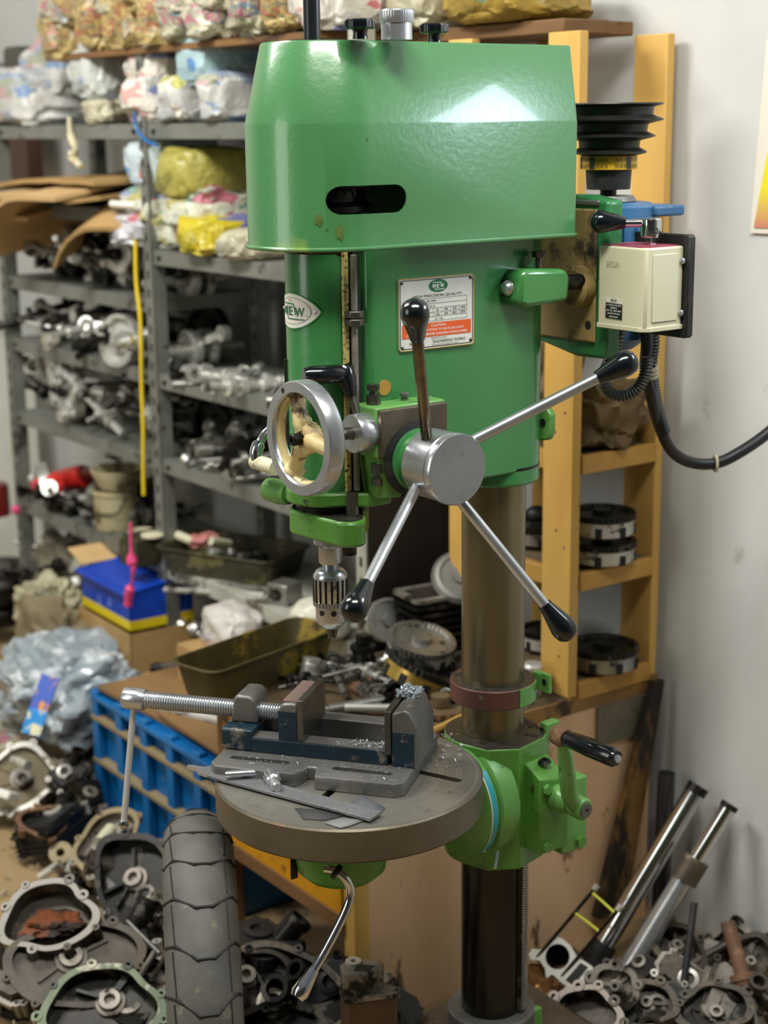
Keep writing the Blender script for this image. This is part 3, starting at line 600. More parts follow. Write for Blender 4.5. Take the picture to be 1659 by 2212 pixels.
part('motor_flange', MB().lathe([(0, 1.474), (.080, 1.474), (.080, 1.490), (.065, 1.496), (0, 1.498)], (AX, 0, 0), n=32), BLUEM, D)
part('motor_foot', MB().b2((AX-.085, .02, 1.475), (AX-.02, .085, 1.492)), BLUEM, D, bevel=.004)
part('mount_top', MB().b2((-.175, -.06, 1.497), (-.125, .09, 1.505)), CAST, D, bevel=.002)
part('end_washer', MB().lathe([(0, 1.498), (.045, 1.498), (.04, 1.506), (0, 1.506)], (AX, 0, 0), n=32), CAST, D)
gr = []
for zt, r_ in ((1.646, .082), (1.628, .082), (1.603, .069), (1.578, .057)): pass
prof = [(0, 1.647), (.082, 1.647), (.083, 1.645), (.068, 1.641), (.067, 1.629), (.083, 1.623), (.083, 1.621), (.060, 1.615), (.058, 1.604), (.071, 1.598), (.071, 1.596), (.048, 1.590), (.047, 1.580), (.058, 1.574), (.058, 1.571), (.04, 1.567), (0, 1.567)]
c = part('motor_pulley', MB().lathe(prof, (AX, 0, 0), n=56), mat('black_pulley', '#22231f', .42, .4, col2='#2e2e28', scale=10), D, label='black stepped cone pulley on the motor')
part('pulley_band', MB().lathe([(.036, 1.568), (.044, 1.567), (.044, 1.547), (.036, 1.546)], (AX, 0, 0), n=40), mat('yellow_band', '#c49a1e', .45), c, label='yellow printed band under the pulley')
g = MB()
for k in range(9):
    an0 = math.radians(k*40-10)
    for tx, zz, hh in (('CML-V8 17B', 1.5615, .0055), ('CML-V8 17B', 1.5520, .0055)):
        text_mb(g, tx, .0, 0, .020, hh, lambda x, y, an0=an0, zz=zz: Vector((AX+.0446*math.cos(an0+x/.044), .0446*math.sin(an0+x/.044), zz+y)))
    if k % 2 == 0:
        a2 = an0+math.radians(20)
        f = [g.bm.verts.new((AX+.0446*math.cos(a2+da), .0446*math.sin(a2+da), z_)) for da, z_ in ((-.1, 1.548), (.1, 1.548), (.1, 1.566), (-.1, 1.566))]; g.bm.faces.new(f)
part('band_lettering', g, INK, c)
part('pulley_hub', MB().lathe([(0, 1.547), (.036, 1.547), (.034, 1.516), (.0, 1.516)], (AX, 0, 0), n=40), BLACKM, c)
part('motor_shaft', MB().cyl((AX, 0, 1.50), (AX, 0, 1.52), .013), DARKI, D)
# ---- switch box
SBX = dict(a1=-.112, b0=.106, b1=.204, z0=1.323, z1=1.441)
A1, B0, B1, Z0, Z1 = SBX['a1'], SBX['b0'], SBX['b1'], SBX['z0'], SBX['z1']; A2 = A1-.078
c = part('switch_backplate', MB().prism([(.115, 1.305), (.211, 1.305), (.214, 1.309), (.214, 1.453), (.211, 1.457), (.10, 1.457)], A2-.014, A2, M=Matrix(((0, 0, 1, 0), (1, 0, 0, 0), (0, 1, 0, 0), (0, 0, 0, 1)))), BLACKM, D, bevel=.002)
part('backplate_arm', MB().b2((A2-.014, .03, 1.33), (A2-.004, .14, 1.43)), BLACKM, D, bevel=.002)
fp = [(A2, B0), (A1, B0), (A1, B1-.012), (A1-.004, B1-.003), (A1-.012, B1), (A2, B1)]
bx = part('switch_box', MB().prism(fp, Z0, Z1), IVORY, D, bevel=.003, label='ivory switch box with a lever on top')
part('switch_lid', MB().prism([(A2+.006, B0+.004), (A1-.003, B0+.004), (A1-.003, B1-.014), (A1-.013, B1-.004), (A2+.006, B1-.004)], Z1, Z1+.0015), RED, bx, label='faded red top of the switch')
part('side_panel', MB().b2((A2+.012, B1, Z0+.010), (A1-.014, B1+.0018, Z1-.010)), IVORY, bx, bevel=.0008)
part('box_skirt', MB().prism([(A2, B0), (A1+.001, B0-.001), (A1+.001, B1-.010), (A1-.010, B1+.002), (A2, B1+.002)], Z0-.004, Z0+.003), IVORY, bx, bevel=.001)
for z_ in (Z0+.020, Z1-.022): part('cover_screw', MB().lathe([(0, 0), (.0046, 0), (.0046, .003), (.002, .0045), (0, .0045)], (A2+.004, B1+.001, z_), (0, 1, 0), 14), STEEL, bx)
ff = lambda off: (lambda x, y: Vector((A1+off, B0+x, Z0+y)))
g = MB(); text_mb(g, 'BROUN', .031, .092, .026, .0085, ff(.0008), .01)
part('embossed_name', g, mat('ivory_emboss', '#b9b594', .4), bx)
g = MB(); f = [g.bm.verts.new(ff(.0006)(x, y)) for x, y in ((.018, .012), (.053, .011), (.053, .042), (.018, .043))]; g.bm.faces.new(f)
c2 = part('rating_label', g, mat('label_white', '#dad8c8', .4), bx)
g = MB(); f = [g.bm.verts.new(ff(.0009)(x, y)) for x, y in ((.018, .012), (.053, .011), (.053, .034), (.018, .035))]; g.bm.faces.new(f); text_mb(g, 'BROUN', .035, .0385, .012, .0045, ff(.001), .01)
part('label_print', g, INK, c2)
g = MB()
for s_, y, w_ in (('L.T. CONTROL SWITCHGEAR', .0315, .031), ('REVERSING', .0275, .014), ('CAT NO. 23465 AMPS', .0235, .031), ('3HP 440V 3Ph 50Hz', .0192, .026), ('MADE IN INDIA', .0145, .018)): text_mb(g, s_, .0355, y, w_, .0024, ff(.0012), .01)
part('label_lettering', g, WHITE, c2)
tc = Vector(((A1+A2)/2-.006, B1-.036, Z1))
part('switch_spindle', MB().b2((tc.x-.006, tc.y-.006, Z1), (tc.x+.006, tc.y+.006, Z1+.014)), CHROME, bx)
part('switch_knuckle', MB().lathe([(0, .012), (.0145, .012), (.0155, .016), (.0155, .038), (.014, .040), (0, .040)], tc, n=28), CHROME, bx)
lv = part('switch_lever', MB().tube([tc+Vector((0, 0, .033)), tc+Vector((.030, -.022, .033)), tc+Vector((.042, -.030, .034))], .0062, 14), CHROME, bx)
part('switch_knob', MB().lathe([(0, -.006), (.0085, -.006), (.011, .004), (.0165, .028), (.0165, .034), (.013, .041), (.006, .045), (0, .046)], tc+Vector((.036, -.026, .034)), (.82, -.57, .05), 28), BLACK, bx)
g = MB(); text_mb(g, 'D', 0, 0, .007, .009, lambda x, y: tc+Vector((.0158*math.cos(1.25-x/.0155), .0158*math.sin(1.25-x/.0155), .022+y)), .03)
part('switch_letter', g, INK, bx)
# conduits
def conduit(name, pxs, r_, corr, m_=BLACKM, label=None):
    pts = catmull([mloc(aty(x, y, Y)) for x, y, Y in pxs], 14); g_ = MB()
    # resample
    L_ = [0]
    for p_, q_ in zip(pts, pts[1:]): L_.append(L_[-1]+(q_-p_).length)
    st = .0026 if corr else .01; n_ = int(L_[-1]/st); out = []; k_ = 0
    for i in range(n_+1):
        t = i*st
        while k_ < len(L_)-2 and L_[k_+1] < t: k_ += 1
        f_ = (t-L_[k_])/max(1e-9, L_[k_+1]-L_[k_]); out.append(pts[k_].lerp(pts[k_+1], min(1, f_)))
    rs = [r_*(1.0 if i % 2 else (.80 if corr else 1)) for i in range(len(out))]
    g_.tube(out, rs, 12); return part(name, g_, m_, D, label=label, ang=60)
YS = 2.47
conduit('flexible_conduit', [(1342, 690, 2.48), (1338, 728, YS), (1322, 775, YS), (1306, 820, YS), (1315, 845, YS), (1345, 855, YS), (1378, 838, YS), (1396, 800, YS), (1398, 770, YS)], .0098, True, mat('grey_conduit', '#3b3c38', .5), label='short looped ribbed conduit')
conduit('flexible_conduit', [(1408, 690, 2.50), (1411, 740, 2.50), (1406, 790, 2.5), (1411, 840, 2.51), (1420, 890, 2.53), (1434, 935, 2.56)], .0112, True, mat('dark_conduit', '#23251f', .5), label='ribbed conduit hanging from the switch box')
conduit('power_cable', [(1395, 690, 2.49), (1398, 740, 2.49), (1395, 800, 2.495), (1408, 860, 2.505), (1425, 920, 2.55), (1450, 972, 2.58), (1490, 998, 2.6), (1545, 1001, 2.61), (1600, 976, 2.62), (1665, 930, 2.64), (1740, 860, 2.66)], .0098, False, mat('cable_sheath', '#1c1d1e', .4), label='thick black cable sagging away to the right')
for k, (x_, y_, Y_) in enumerate(((1402, 795, 2.49), (1403, 803, 2.49), (1404, 811, 2.49), (1545, 1001, 2.61))):
    pt = mloc(aty(x_, y_, Y_)); part('cable_tie', MB().lathe([(.0105, -.002), (.0148, -.002), (.0148, .002), (.0105, .002)], pt, (.3, .1, 1) if k < 3 else (-.8, .5, 0), 18), ROPE, D)
# ---- belt hood
def hood_out(off, z, n=26):
    R_ = .108-off; aR = -.067-off*.25
    pts = [(.306+R_*math.cos(math.radians(t)), R_*math.sin(math.radians(t)), z) for t in [-90+180*i/n for i in range(n+1)]]
    rc = .008
    pts += [(aR+rc+rc*math.cos(math.radians(t)), R_-rc+rc*math.sin(math.radians(t)), z) for t in (90, 120, 150, 180)]
    pts += [(aR+rc+rc*math.cos(math.radians(t)), -R_+rc+rc*math.sin(math.radians(t)), z) for t in (180, 210, 240, 270)]
    return pts
g = MB(); lv = []
for off, z in ((-.0005, 1.458), (0, 1.46), (0, 1.6195), (.0008, 1.6225), (.0235, 1.7235), (.026, 1.7265)): lv.append([g.bm.verts.new(p) for p in hood_out(off, z)])
for off, z in ((.028, 1.7245), (.0256, 1.7225), (.0028, 1.6195), (.0022, 1.458)): lv.append([g.bm.verts.new(p) for p in hood_out(off, z)])
nn = len(lv[0])
for i, (A_, B_) in enumerate(zip(lv, lv[1:])):
    if i == 5: continue
    for k in range(nn): g.bm.faces.new((A_[k], A_[(k+1) % nn], B_[(k+1) % nn], B_[k]))
for k in range(nn): g.bm.faces.new((lv[-1][k], lv[-1][(k+1) % nn], lv[0][(k+1) % nn], lv[0][k]))
g.bm.faces.new(lv[5]); g.bm.faces.new(lv[6][::-1])
hd = part('belt_hood', g, HOODG, D)
sl = MB(); zc, hr = 1.5225, .0185
prof = [(.348+hr*math.cos(t), zc+hr*math.sin(t)) for t in [math.radians(-90+15*i) for i in range(13)]]+[(.2655-hr*math.cos(t), zc-hr*math.sin(t)) for t in [math.radians(-90+15*i) for i in range(13)]]
sl.prism(prof, .055, .16, M=Matrix(((1, 0, 0, 0), (0, 0, 1, 0), (0, 1, 0, 0), (0, 0, 0, 1))))
cut(hd, [sl])
bp_ = [Vector(p) for p in hood_out(-.0012, 1.4585, 40)]; bp_.append(bp_[0])
part('hood_bead', MB().tube(bp_, .0030, 10), HOODG, hd)
cb = part('spindle_pulley', MB().lathe([(0, 1.44), (.05, 1.44), (.062, 1.46), (.062, 1.478), (.052, 1.484), (.052, 1.498), (.07, 1.504), (.07, 1.512), (.06, 1.518), (.06, 1.532), (.08, 1.538), (.08, 1.546), (.07, 1.552), (.07, 1.566), (.085, 1.572), (0, 1.572)], (.31, 0, 0), n=40), DARKI, D)
g = MB()
for i in range(20):
    an = 2*math.pi*i/20; g.box((.31+.071*math.cos(an), .071*math.sin(an), 1.537), (.004, .004, .02), rot=(.3, 0, an))
part('pulley_teeth', g, DARKI, cb)
def star_knob(px, py):
    p_ = mloc(atz(px, py, 1.7265)); p_.z = 1.7265
    c_ = part('hood_knob', MB().lathe([(0, 0), (.010, 0), (.009, .008), (.012, .014), (.0, .014)], p_, n=20), BLACK, D)
    m_ = MB(); w_ = lambda a_, z_: 1+.07*math.cos(7*a_)
    m_.lathe([(0, .012), (.016, .012), (.019, .014), (.019, .022), (.016, .0245), (0, .025)], p_, n=56, wob=w_); part('knob_head', m_, BLACK, c_)
star_knob(778, 84); star_knob(938, 92)
p_ = mloc(atz(857, 86, 1.7265)); p_.z = 1.7265
c = part('filler_neck', MB().lathe([(0, 0), (.0205, 0), (.0205, .022), (0, .022)], p_, n=36), STEEL, D)
part('knurled_cap', MB().lathe([(0, .021), (.0215, .021), (.0225, .023), (.0225, .036), (.021, .038), (0, .038)], p_, n=90, wob=lambda a_, z_: 1+.012*math.cos(45*a_)), STEEL, c)
part('draw_bar_tube', MB().cyl((.318, -.006, 1.7265), (.318, -.006, 1.93), .0115), mat('black_tube', '#22262a', .3, .5), D, label='dark upright tube above the hood')
g = MB().cyl(mloc(aty(1308, 770, 2.5)), mloc(aty(1275, 820, 2.47)), .0016)
g = MB().tube([mloc(aty(1318, 748, 2.52)), mloc(aty(1300, 790, 2.50)), mloc(aty(1284, 812, 2.50)), mloc(aty(1268, 818, 2.48))], .0018, 8, smooth=4)
part('bare_wire', g, STEELD, D)

for (px, py, rx, ry) in ((735, 502, .0055, .0105), (686, 478, .0060, .0075), (792, 300, .0012, .003), (706, 497, .002, .0015)):
    q_ = onb(px, py, .10)
    ph_ = math.atan2(.10, max(.005, q_.x-.306))
    zz_ = q_.z
    part('grease_stain', oval(rx, ry, lambda p, q2, ph_=ph_, zz_=zz_: Vector((.306+.1085*math.cos(ph_+p/.108), .1085*math.sin(ph_+p/.108), zz_+q2*(1+.2*math.sin(p*900)))), n=20, k=2), mat('grease_mark', '#5c7433', .5, col2='#3f5a2a', scale=90), hd)
# ------------------------------------------------------------------ machine vise on the table
P1 = atz(460, 1640, .692); P2 = atz(890, 1685, .692); VA = math.atan2((P2-P1).y, (P2-P1).x)
V = thing('machine_vise', 'dark blue and bare steel drill vise bolted open on the round table', 'vise', (P1.x, P1.y, .6702), (0, 0, VA))
bo = [(.012, -.022), (.135, -.022), (.143, -.012), (.148, .012), (.160, .012), (.168, -.022), (.290, -.022), (.303, -.010), (.303, .186), (.290, .198), (.012, .198), (0, .186), (0, -.010)]
vb = part('base_plate', MB().prism(bo, 0, .0215), CAST, V, bevel=.003)
def vslot(x0, x1, y): 
    m_ = MB(); m_.prism([(x1+.006*math.cos(t), y+.006*math.sin(t)) for t in [math.radians(-90+30*i) for i in range(7)]]+[(x0-.006*math.cos(t), y-.006*math.sin(t)) for t in [math.radians(-90+30*i) for i in range(7)]], -.01, .04); return m_
cut(vb, [vslot(.028, .112, .016), vslot(.190, .272, .014), vslot(.028, .112, .175), vslot(.190, .272, .175)])
part('front_rail', MB().b2((.046, .042, .0215), (.262, .072, .045)), BLUEP, V, bevel=.002)
part('rail_top', MB().b2((.048, .0425, .045), (.260, .0715, .0458)), CAST, V)
part('rear_rail', MB().b2((.046, .128, .0215), (.262, .158, .053)), CAST, V, bevel=.002)
xz = Matrix(((1, 0, 0, 0), (0, 0, 1, 0), (0, 1, 0, 0), (0, 0, 0, 1)))
part('screw_block', MB().b2((-.004, .042, .0215), (.048, .158, .056)), BLUEP, V, bevel=.004)
part('screw_bridge', MB().prism([(.002, .056), (.046, .056), (.043, .075), (.042, .092), (.034, .100), (.012, .100), (.007, .092), (.004, .07)], .070, .130, M=xz), CAST, V, bevel=.004)
c = part('fixed_jaw', MB().prism([(.268, .0215), (.308, .0215), (.308, .080), (.296, .106), (.288, .112), (.268, .104)], .042, .140, M=xz), CAST, V, bevel=.003)
part('painted_side', MB().prism([(.270, .0218), (.303, .0218), (.303, .075), (.270, .075)], .0415, .0422, M=xz), BLUEP, c)
part('jaw_plate', MB().prism([(.258, .040), (.2675, .040), (.2675, .108), (.258, .108)], .040, .142, M=xz), STEELD, c, bevel=.001)
c = part('moving_jaw', MB().prism([(.090, .046), (.121, .046), (.121, .102), (.116, .106), (.098, .104), (.090, .094)], .042, .145, M=xz), CAST, V, bevel=.003)
part('painted_side', MB().prism([(.091, .046), (.120, .046), (.120, .092), (.091, .092)], .0412, .0422, M=xz), BLUEP, c)
part('jaw_plate', MB().prism([(.1215, .048), (.131, .048), (.131, .112), (.1215, .112)], .040, .147, M=xz), STEELD, c, bevel=.001)
part('jaw_rust', MB().b2((.096, .050, .1040), (.118, .143, .1066)), mat('pink_rust_film', '#8d7468', .6, .3, col2='#7a6a60', scale=30, spots='#5c5048', sp_scale=90, sp_thr=.6), c)
g = MB(); pr = [(0, -.165)]; n_ = 56
for i in range(n_): x = -.150+i*.0042; pr += [(.0138, x), (.0138, x+.0014), (.0108, x+.0022), (.0108, x+.0034)]
pr += [(.009, .085), (0, .085)]
part('vise_screw', MB().lathe(pr, (0, .092, .070), (1, 0, 0), 24), STEEL, V, ang=25)
c = part('screw_end', MB().lathe([(0, -.186), (.016, -.186), (.0172, -.184), (.0172, -.152), (.016, -.150), (0, -.150)], (0, .092, .070), (1, 0, 0), 32), STEEL, V)
ht = Vector((-.170, .092, .062)); hb_ = Vector((-.196, .0865, -.142))
part('tommy_bar', MB().cyl(ht, hb_, .0052, n=14), mat('zinc_bar', '#c9caca', .35, .3), V); part('bar_ball', MB().lathe([(0, -.004), (.007, -.004), (.009, .002), (.009, .006), (.005, .010), (0, .010)], hb_, hb_-ht, 18), CHROME, V)
def crumbs(name, label, cat, P_, n, size, m_, seed):
    r = random.Random(seed); g_ = MB()
    for i in range(n):
        c_ = P_(r); s_ = size*(.5+r.random()); g_.tube([c_, c_+Vector((s_*r.uniform(-1, 1), s_*r.uniform(-1, 1), s_*.6*r.random())), c_+Vector((s_*r.uniform(-1.6, 1.6), s_*r.uniform(-1.6, 1.6), s_*r.random()))], s_*.28, 4)
    return tag(part(name, g_, m_), label, cat, kind='stuff')
VM = Matrix.Translation((P1.x, P1.y, .6702)) @ Matrix.Rotation(VA, 4, 'Z')
SWF = mat('steel_swarf', '#c3ccd2', .3, .7)
crumbs('metal_shavings', 'bright steel shavings heaped on top of the fixed vise jaw', 'shavings', lambda r: VM @ Vector((r.uniform(.262, .292), r.uniform(.100, .138), .108+r.random()*.008)), 170, .0035, SWF, 1)
crumbs('metal_shavings', 'fine shavings on the vise rail beside the fixed jaw', 'shavings', lambda r: VM @ Vector((.255-abs(r.gauss(0, .03)), r.uniform(.046, .070), .047)), 90, .0022, SWF, 2)
crumbs('metal_shavings', 'scattered shavings on the right of the round table', 'shavings', lambda r: (lambda p: Vector((p.x, p.y, .6720)))(atz(r.uniform(905, 1000), r.uniform(1580, 1660), .671)), 60, .0030, SWF, 3)
crumbs('metal_shavings', 'tiny shavings sprinkled on the vise foot near the right slot', 'shavings', lambda r: VM @ Vector((r.uniform(.02, .29), r.uniform(-.018, .038), .0225)), 70, .0016, SWF, 4)
# chuck key
kp = atz(588, 1683, .683); K = thing('chuck_key', 'small steel chuck key lying beside the vise on the table', 'chuck key', (kp.x, kp.y, .6702), (0, 0, math.radians(-52)))
c = part('key_head', MB().lathe([(0, -.022), (.0045, -.022), (.005, -.012), (.0065, -.010), (.0085, .006), (.0065, .008), (.0065, .026), (.005, .029), (0, .029)], (0, 0, .0105), (1, 0, 0.02), 24), STEEL, K)
g = MB()
for i in range(10): an = 2*math.pi*i/10; g.box((-.003, .0082*math.cos(an), .0105+.0082*math.sin(an)), (.014, .003, .0022), rot=(an, 0, 0))
c['label'] = 'bevelled steel key head'
part('key_teeth', g, STEEL, K)
part('key_bar', MB().lathe([(0, -.052), (.0035, -.052), (.0042, -.048), (.0042, .030), (.0035, .033), (0, .033)], (-.018, 0, .0125), (.12, 1, .0), 14), STEEL, K)
K.rotation_euler = (0, 0, math.radians(-75)); K.scale = (1.25, 1.25, 1.25)
# flat file
fa = atz(462, 1668, .677); fb = atz(812, 1762, .677); fd = (fb-fa); fl = fd.length
FL = thing('flat_file', 'grey flat file lying on the front edge of the round table', 'file', (fa.x, fa.y, .6705), (0, 0, math.atan2(fd.y, fd.x)))
ft = atz(418, 1668, .677); fl_ = -(ft-fa).length
fo = [(0, -.016), (fl, -.015), (fl, .015), (0, .016)]
part('blade', MB().prism(fo, .003, .0075), mat('file_steel', '#8e9092', .5, .7, col2='#7c7e80', scale=20, bump=.6, b_scale=400), FL, bevel=.0006)
part('tang', MB().prism([(0, -.016), (.0, .016), (-.018, .015), (-.024, .008), (-.050, .001), (-.050, -.004), (-.026, -.008), (-.020, -.014)], .0032, .0074), STEEL, FL)
def scrap(name, pxs, z, label, m_, lift=.004, seed=0):
    r = random.Random(seed); pts = [atz(x, y, z) for x, y in pxs]; g_ = MB(); cen = sum(pts, Vector())/len(pts)
    vs = [g_.bm.verts.new(p+Vector((0, 0, r.random()*lift))) for p in pts]; cv = g_.bm.verts.new(cen+Vector((0, 0, lift*.3)))
    for i in range(len(vs)): g_.bm.faces.new((vs[i], vs[(i+1) % len(vs)], cv))
    o = part(name, g_, m_); md = o.modifiers.new('t', 'SOLIDIFY'); md.thickness = .0007; return tag(o, label, 'scrap')
GP = mat('grey_emery', '#5d6064', .7, col2='#4d5054', scale=30)
scrap('emery_scrap', [(738, 1742), (775, 1725), (782, 1715), (800, 1728), (832, 1745), (822, 1758), (780, 1752)], .6712, 'torn grey emery scrap behind the end of the file', GP, .0012, 3)
scrap('emery_scrap', [(636, 1745), (700, 1750), (745, 1762), (700, 1772), (655, 1770)], .6712, 'dark emery scrap trapped under the middle of the file', mat('dark_emery', '#3a3a3a', .7), .0012, 4)
scrap('emery_scrap', [(700, 1778), (740, 1768), (790, 1772), (755, 1785), (735, 1790)], .6712, 'pale grey emery scrap at the front rim of the table', mat('pale_emery', '#7c7d7c', .7), .0012, 5)
# ------------------------------------------------------------------ generators for the background
def proj(p):
    d = Vector(p)-EYEP; z = d.dot(cf); return CX+FPX*d.dot(cr)/z, CY-FPX*d.dot(cu)/z
def ws(px, t, z):
    """distance s along the wall of the point at pixel column px, depth t, height z"""
    py = 900.
    for _ in range(6):
        s = ont(px, py, t).x; py = proj(W(s, t, z))[1]
    return s
def crumple(w_, d_, h_, seed, sub=4, amp=.16, flat=True, pw=.72):
    m_ = MB(); bmesh.ops.create_icosphere(m_.bm, subdivisions=sub, radius=1); so = Vector((seed*3.7, seed*1.3, seed*.7))
    for v in m_.bm.verts:
        c = v.co.normalized(); q = Vector([math.copysign(abs(k)**pw, k) for k in c])
        n1 = noise.noise(c*1.5+so); n2 = noise.noise(c*3.6+so*2); n3 = abs(noise.noise(c*7+so*3)); n4 = abs(noise.noise(Vector((c.x*14, c.y*14, c.z*6))+so))
        k = 1+amp*(n1*1.6+n2*1.0-n3*.8-n4*.35)
        v.co = Vector((q.x*w_/2*k, q.y*d_/2*k, (q.z*k*.5+.5)*h_ if not flat else (max(-.86, q.z*k)*.5+.43)*h_/ .93))
    return m_
NEWS = printmat('newspaper_print', '#a8925c', ['#8a7850', '#946048', '#6a6450', '#bba978', '#6c7858'], .5, 26)
NEWS2 = printmat('grey_newsprint', '#aaa48c', ['#7c786a', '#a06a74', '#6a7a86', '#868a6a', '#c0bba4'], .5, 24)
BAGW = printmat('white_printed_sack', '#bdbdb8', ['#7c94b4', '#94a2b8', '#bc9a9c', '#9ea08c'], .30, 12)
BAGR = printmat('red_blue_print_bag', '#c6c1b6', ['#b86a70', '#7078a0', '#c09890', '#d4d0c6'], .38, 14)
BAGB = printmat('light_blue_bag', '#9fb9bd', ['#7d9cb0', '#5c88b8', '#b8cccc'], .4, 9)
BAGG = printmat('green_white_bag', '#c0c0ae', ['#6a9c86', '#a86470', '#8a94ac', '#a8a26c', '#8aa898'], .42, 15)
BAGY = printmat('yellow_red_bag', '#b8a828', ['#a85a4c', '#6a6a94', '#b8ae50', '#b8b2a4'], .5, 9)
BAGO = printmat('olive_bag', '#9b9448', ['#7c7838', '#8ab8c8', '#6fa0c0'], .25, 7)
BAGP = printmat('blue_white_bag', '#b9c8cc', ['#5a90c0', '#7ab0d8', '#d07a72', '#e0e4e0'], .45, 9)
CREAMB = printmat('cream_sack', '#b5b096', ['#9a957c', '#c8c4ac'], .3, 9)
SACK = printmat('tan_sack', '#a08438', ['#80682c', '#6a8a70', '#b89a4c'], .3, 8)
FILM = mat('clear_plastic_film', '#a3adb2', .18, col2='#7f8b94', scale=10, spots='#c9d0d4', sp_scale=14, sp_thr=.58, bump=1., b_scale=26)
def bag(px, z, t, wpx, hpx, m_, seed, label, dep=.24, name='packed_bag', cat='bag', group=None, amp=.16):
    s = ws(px, t, z+hpx*.0005); p = W(s, t, z); k = dist(p)/FPX; k2 = k*1.08
    w_ = wpx*k*1.22; h_ = hpx*k2*1.12
    o = part(name, crumple(w_, dep, h_, seed, amp=amp*.62, pw=.58), m_, ang=28); o.location = p; o.rotation_euler = (0, 0, ANG_W)
    return tag(o, label, cat, group)
# ------------------------------------------------------------------ metal shelving
BAYL, BAYR = (1.377, 2.277), (.477, 1.377)
SH = thing('metal_shelving', 'tall grey slotted-angle shelving unit crammed with parts against the wall', 'shelving', W(0, 0, 0), (0, 0, ANG_W))
def post(s, t, m_, h=1.80, name='post'):
    g_ = MB(); g_.b2((s-.019, t-.002, 0), (s+.019, t+.0015, h)); g_.b2((s-.019, t-.036, 0), (s-.0155, t+.0015, h))
    o = part(name, g_, m_, SH)
    h_ = MB(); z = .05
    while z < h-.03:
        h_.box((s+.002, t+.0018, z), (.009, .0012, .020)); z += .045
    part('slots', h_, BLACKM, o)['kind'] = 'stuff'
for s_, m_ in ((.490, RACKP), (1.377, RACKM), (2.268, RACKM)): post(s_, .40, m_)
for s_ in (.492, 1.377, 2.26): post(s_, .10, RACKM)
def shelf(b, z, m_=RACKM, th=.036):
    g_ = MB(); g_.b2((b[0]+.02, .105, z-.003), (b[1]-.02, .395, z)); g_.b2((b[0]+.02, .393, z-th), (b[1]-.02, .396, z)); g_.b2((b[0]+.02, .104, z-th), (b[1]-.02, .107, z))
    for e in b: 
        x = e+(.021 if e == b[0] else -.021); g_.b2((x-.002, .104, z-th), (x+.002, .396, z))
    o = part('shelf', g_, m_, SH, bevel=.001)
    for e in (b[0]+.05, b[1]-.05):
        part('shelf_bolt', MB().cyl((e, .395, z-.018), (e, .401, z-.018), .006, n=6), DARKI, o)
ZL = [1.626, 1.418, 1.205, 1.024, .807, .535, .231]; ZR = [1.626, 1.326, 1.021, .806, .529, .231]
for z in ZL: shelf(BAYL, z)
for z in ZR: shelf(BAYR, z, RACKP if z < .6 else RACKM)
part('side_panel', MB().b2((.4665, .10, .25), (.4735, .40, 1.15)), mat('black_brown_board', '#241a13', .65, col2='#17100c', scale=6), SH, label='blackened brown panel closing the near end of the shelving')
part('top_board', MB().b2((.60, .08, 1.788), (1.88, .41, 1.802)), WOODD, SH, label='brown board across the top of the shelving')
# ---- bags on the shelves
bag(95, 1.627, .30, 215, 105, BAGW, 1, 'big white sack with blue stripes at the left end of the top shelf', .26)
bag(150, 1.700, .26, 165, 105, BAGW, 2, 'grey-white sack with a green spot stacked on the big striped sack', .2)
bag(240, 1.690, .31, 120, 105, printmat('plain_white_bag', '#bcc0ba', ['#a4b0c0', '#ced2cc'], .3, 8), 3, 'plain whitish bag on the top shelf left of the middle post', .2)
bag(228, 1.627, .36, 80, 45, CREAMB, 4, 'small torn paper bundle under the plain whitish bag', .10)
bag(375, 1.627, .30, 130, 95, BAGR, 5, 'red and blue printed white bag right of the middle post on the top shelf', .24)
bag(455, 1.627, .30, 110, 92, printmat('grey_white_bag', '#b9b9b6', ['#9a9a98', '#cfcabc', '#b0b060'], .35, 12), 6, 'wrinkled grey-white bag on the top shelf, second right of the middle post', .24)
bag(520, 1.627, .32, 80, 90, BAGW, 7, 'whitish bag on the top shelf half hidden by the green hood', .2)
bag(372, 1.712, .30, 140, 80, BAGR, 8, 'white bag with red stripes stacked highest beside the middle post', .2)
bag(487, 1.708, .30, 125, 105, BAGB, 9, 'plump light blue bag stacked beside the green hood', .22, amp=.11)
bag(372, 1.465, .30, 130, 100, BAGP, 10, 'pale blue and white printed bag on top of the heap below the top shelf', .22)
bag(442, 1.455, .31, 145, 90, BAGO, 11, 'olive plastic bag beside the pale blue bag on the heap', .22, amp=.1)
bag(370, 1.385, .30, 120, 70, BAGG, 12, 'white and green printed bag in the middle of the heap, left side', .22, amp=.22)
bag(462, 1.385, .30, 150, 75, BAGG, 13, 'green and red spotted bag in the middle of the heap near the hood', .22, amp=.22)
bag(350, 1.327, .31, 130, 62, printmat('lilac_white_bag', '#b8b8bc', ['#9a98b4', '#c8c8cc', '#c07a84'], .35, 14), 14, 'grey-lilac bag bulging over the shelf edge at the foot of the heap', .24, amp=.22)
bag(420, 1.327, .28, 120, 70, BAGG, 15, 'whitish bag squeezed between the lilac bag and the yellow bag', .22, amp=.2)
bag(480, 1.327, .34, 115, 72, BAGY, 16, 'bright yellow bag with red print at the shelf edge', .2)
bag(572, 1.327, .33, 100, 55, CREAMB, 17, 'cream sack on the shelf just under the hood rim', .22, amp=.1)
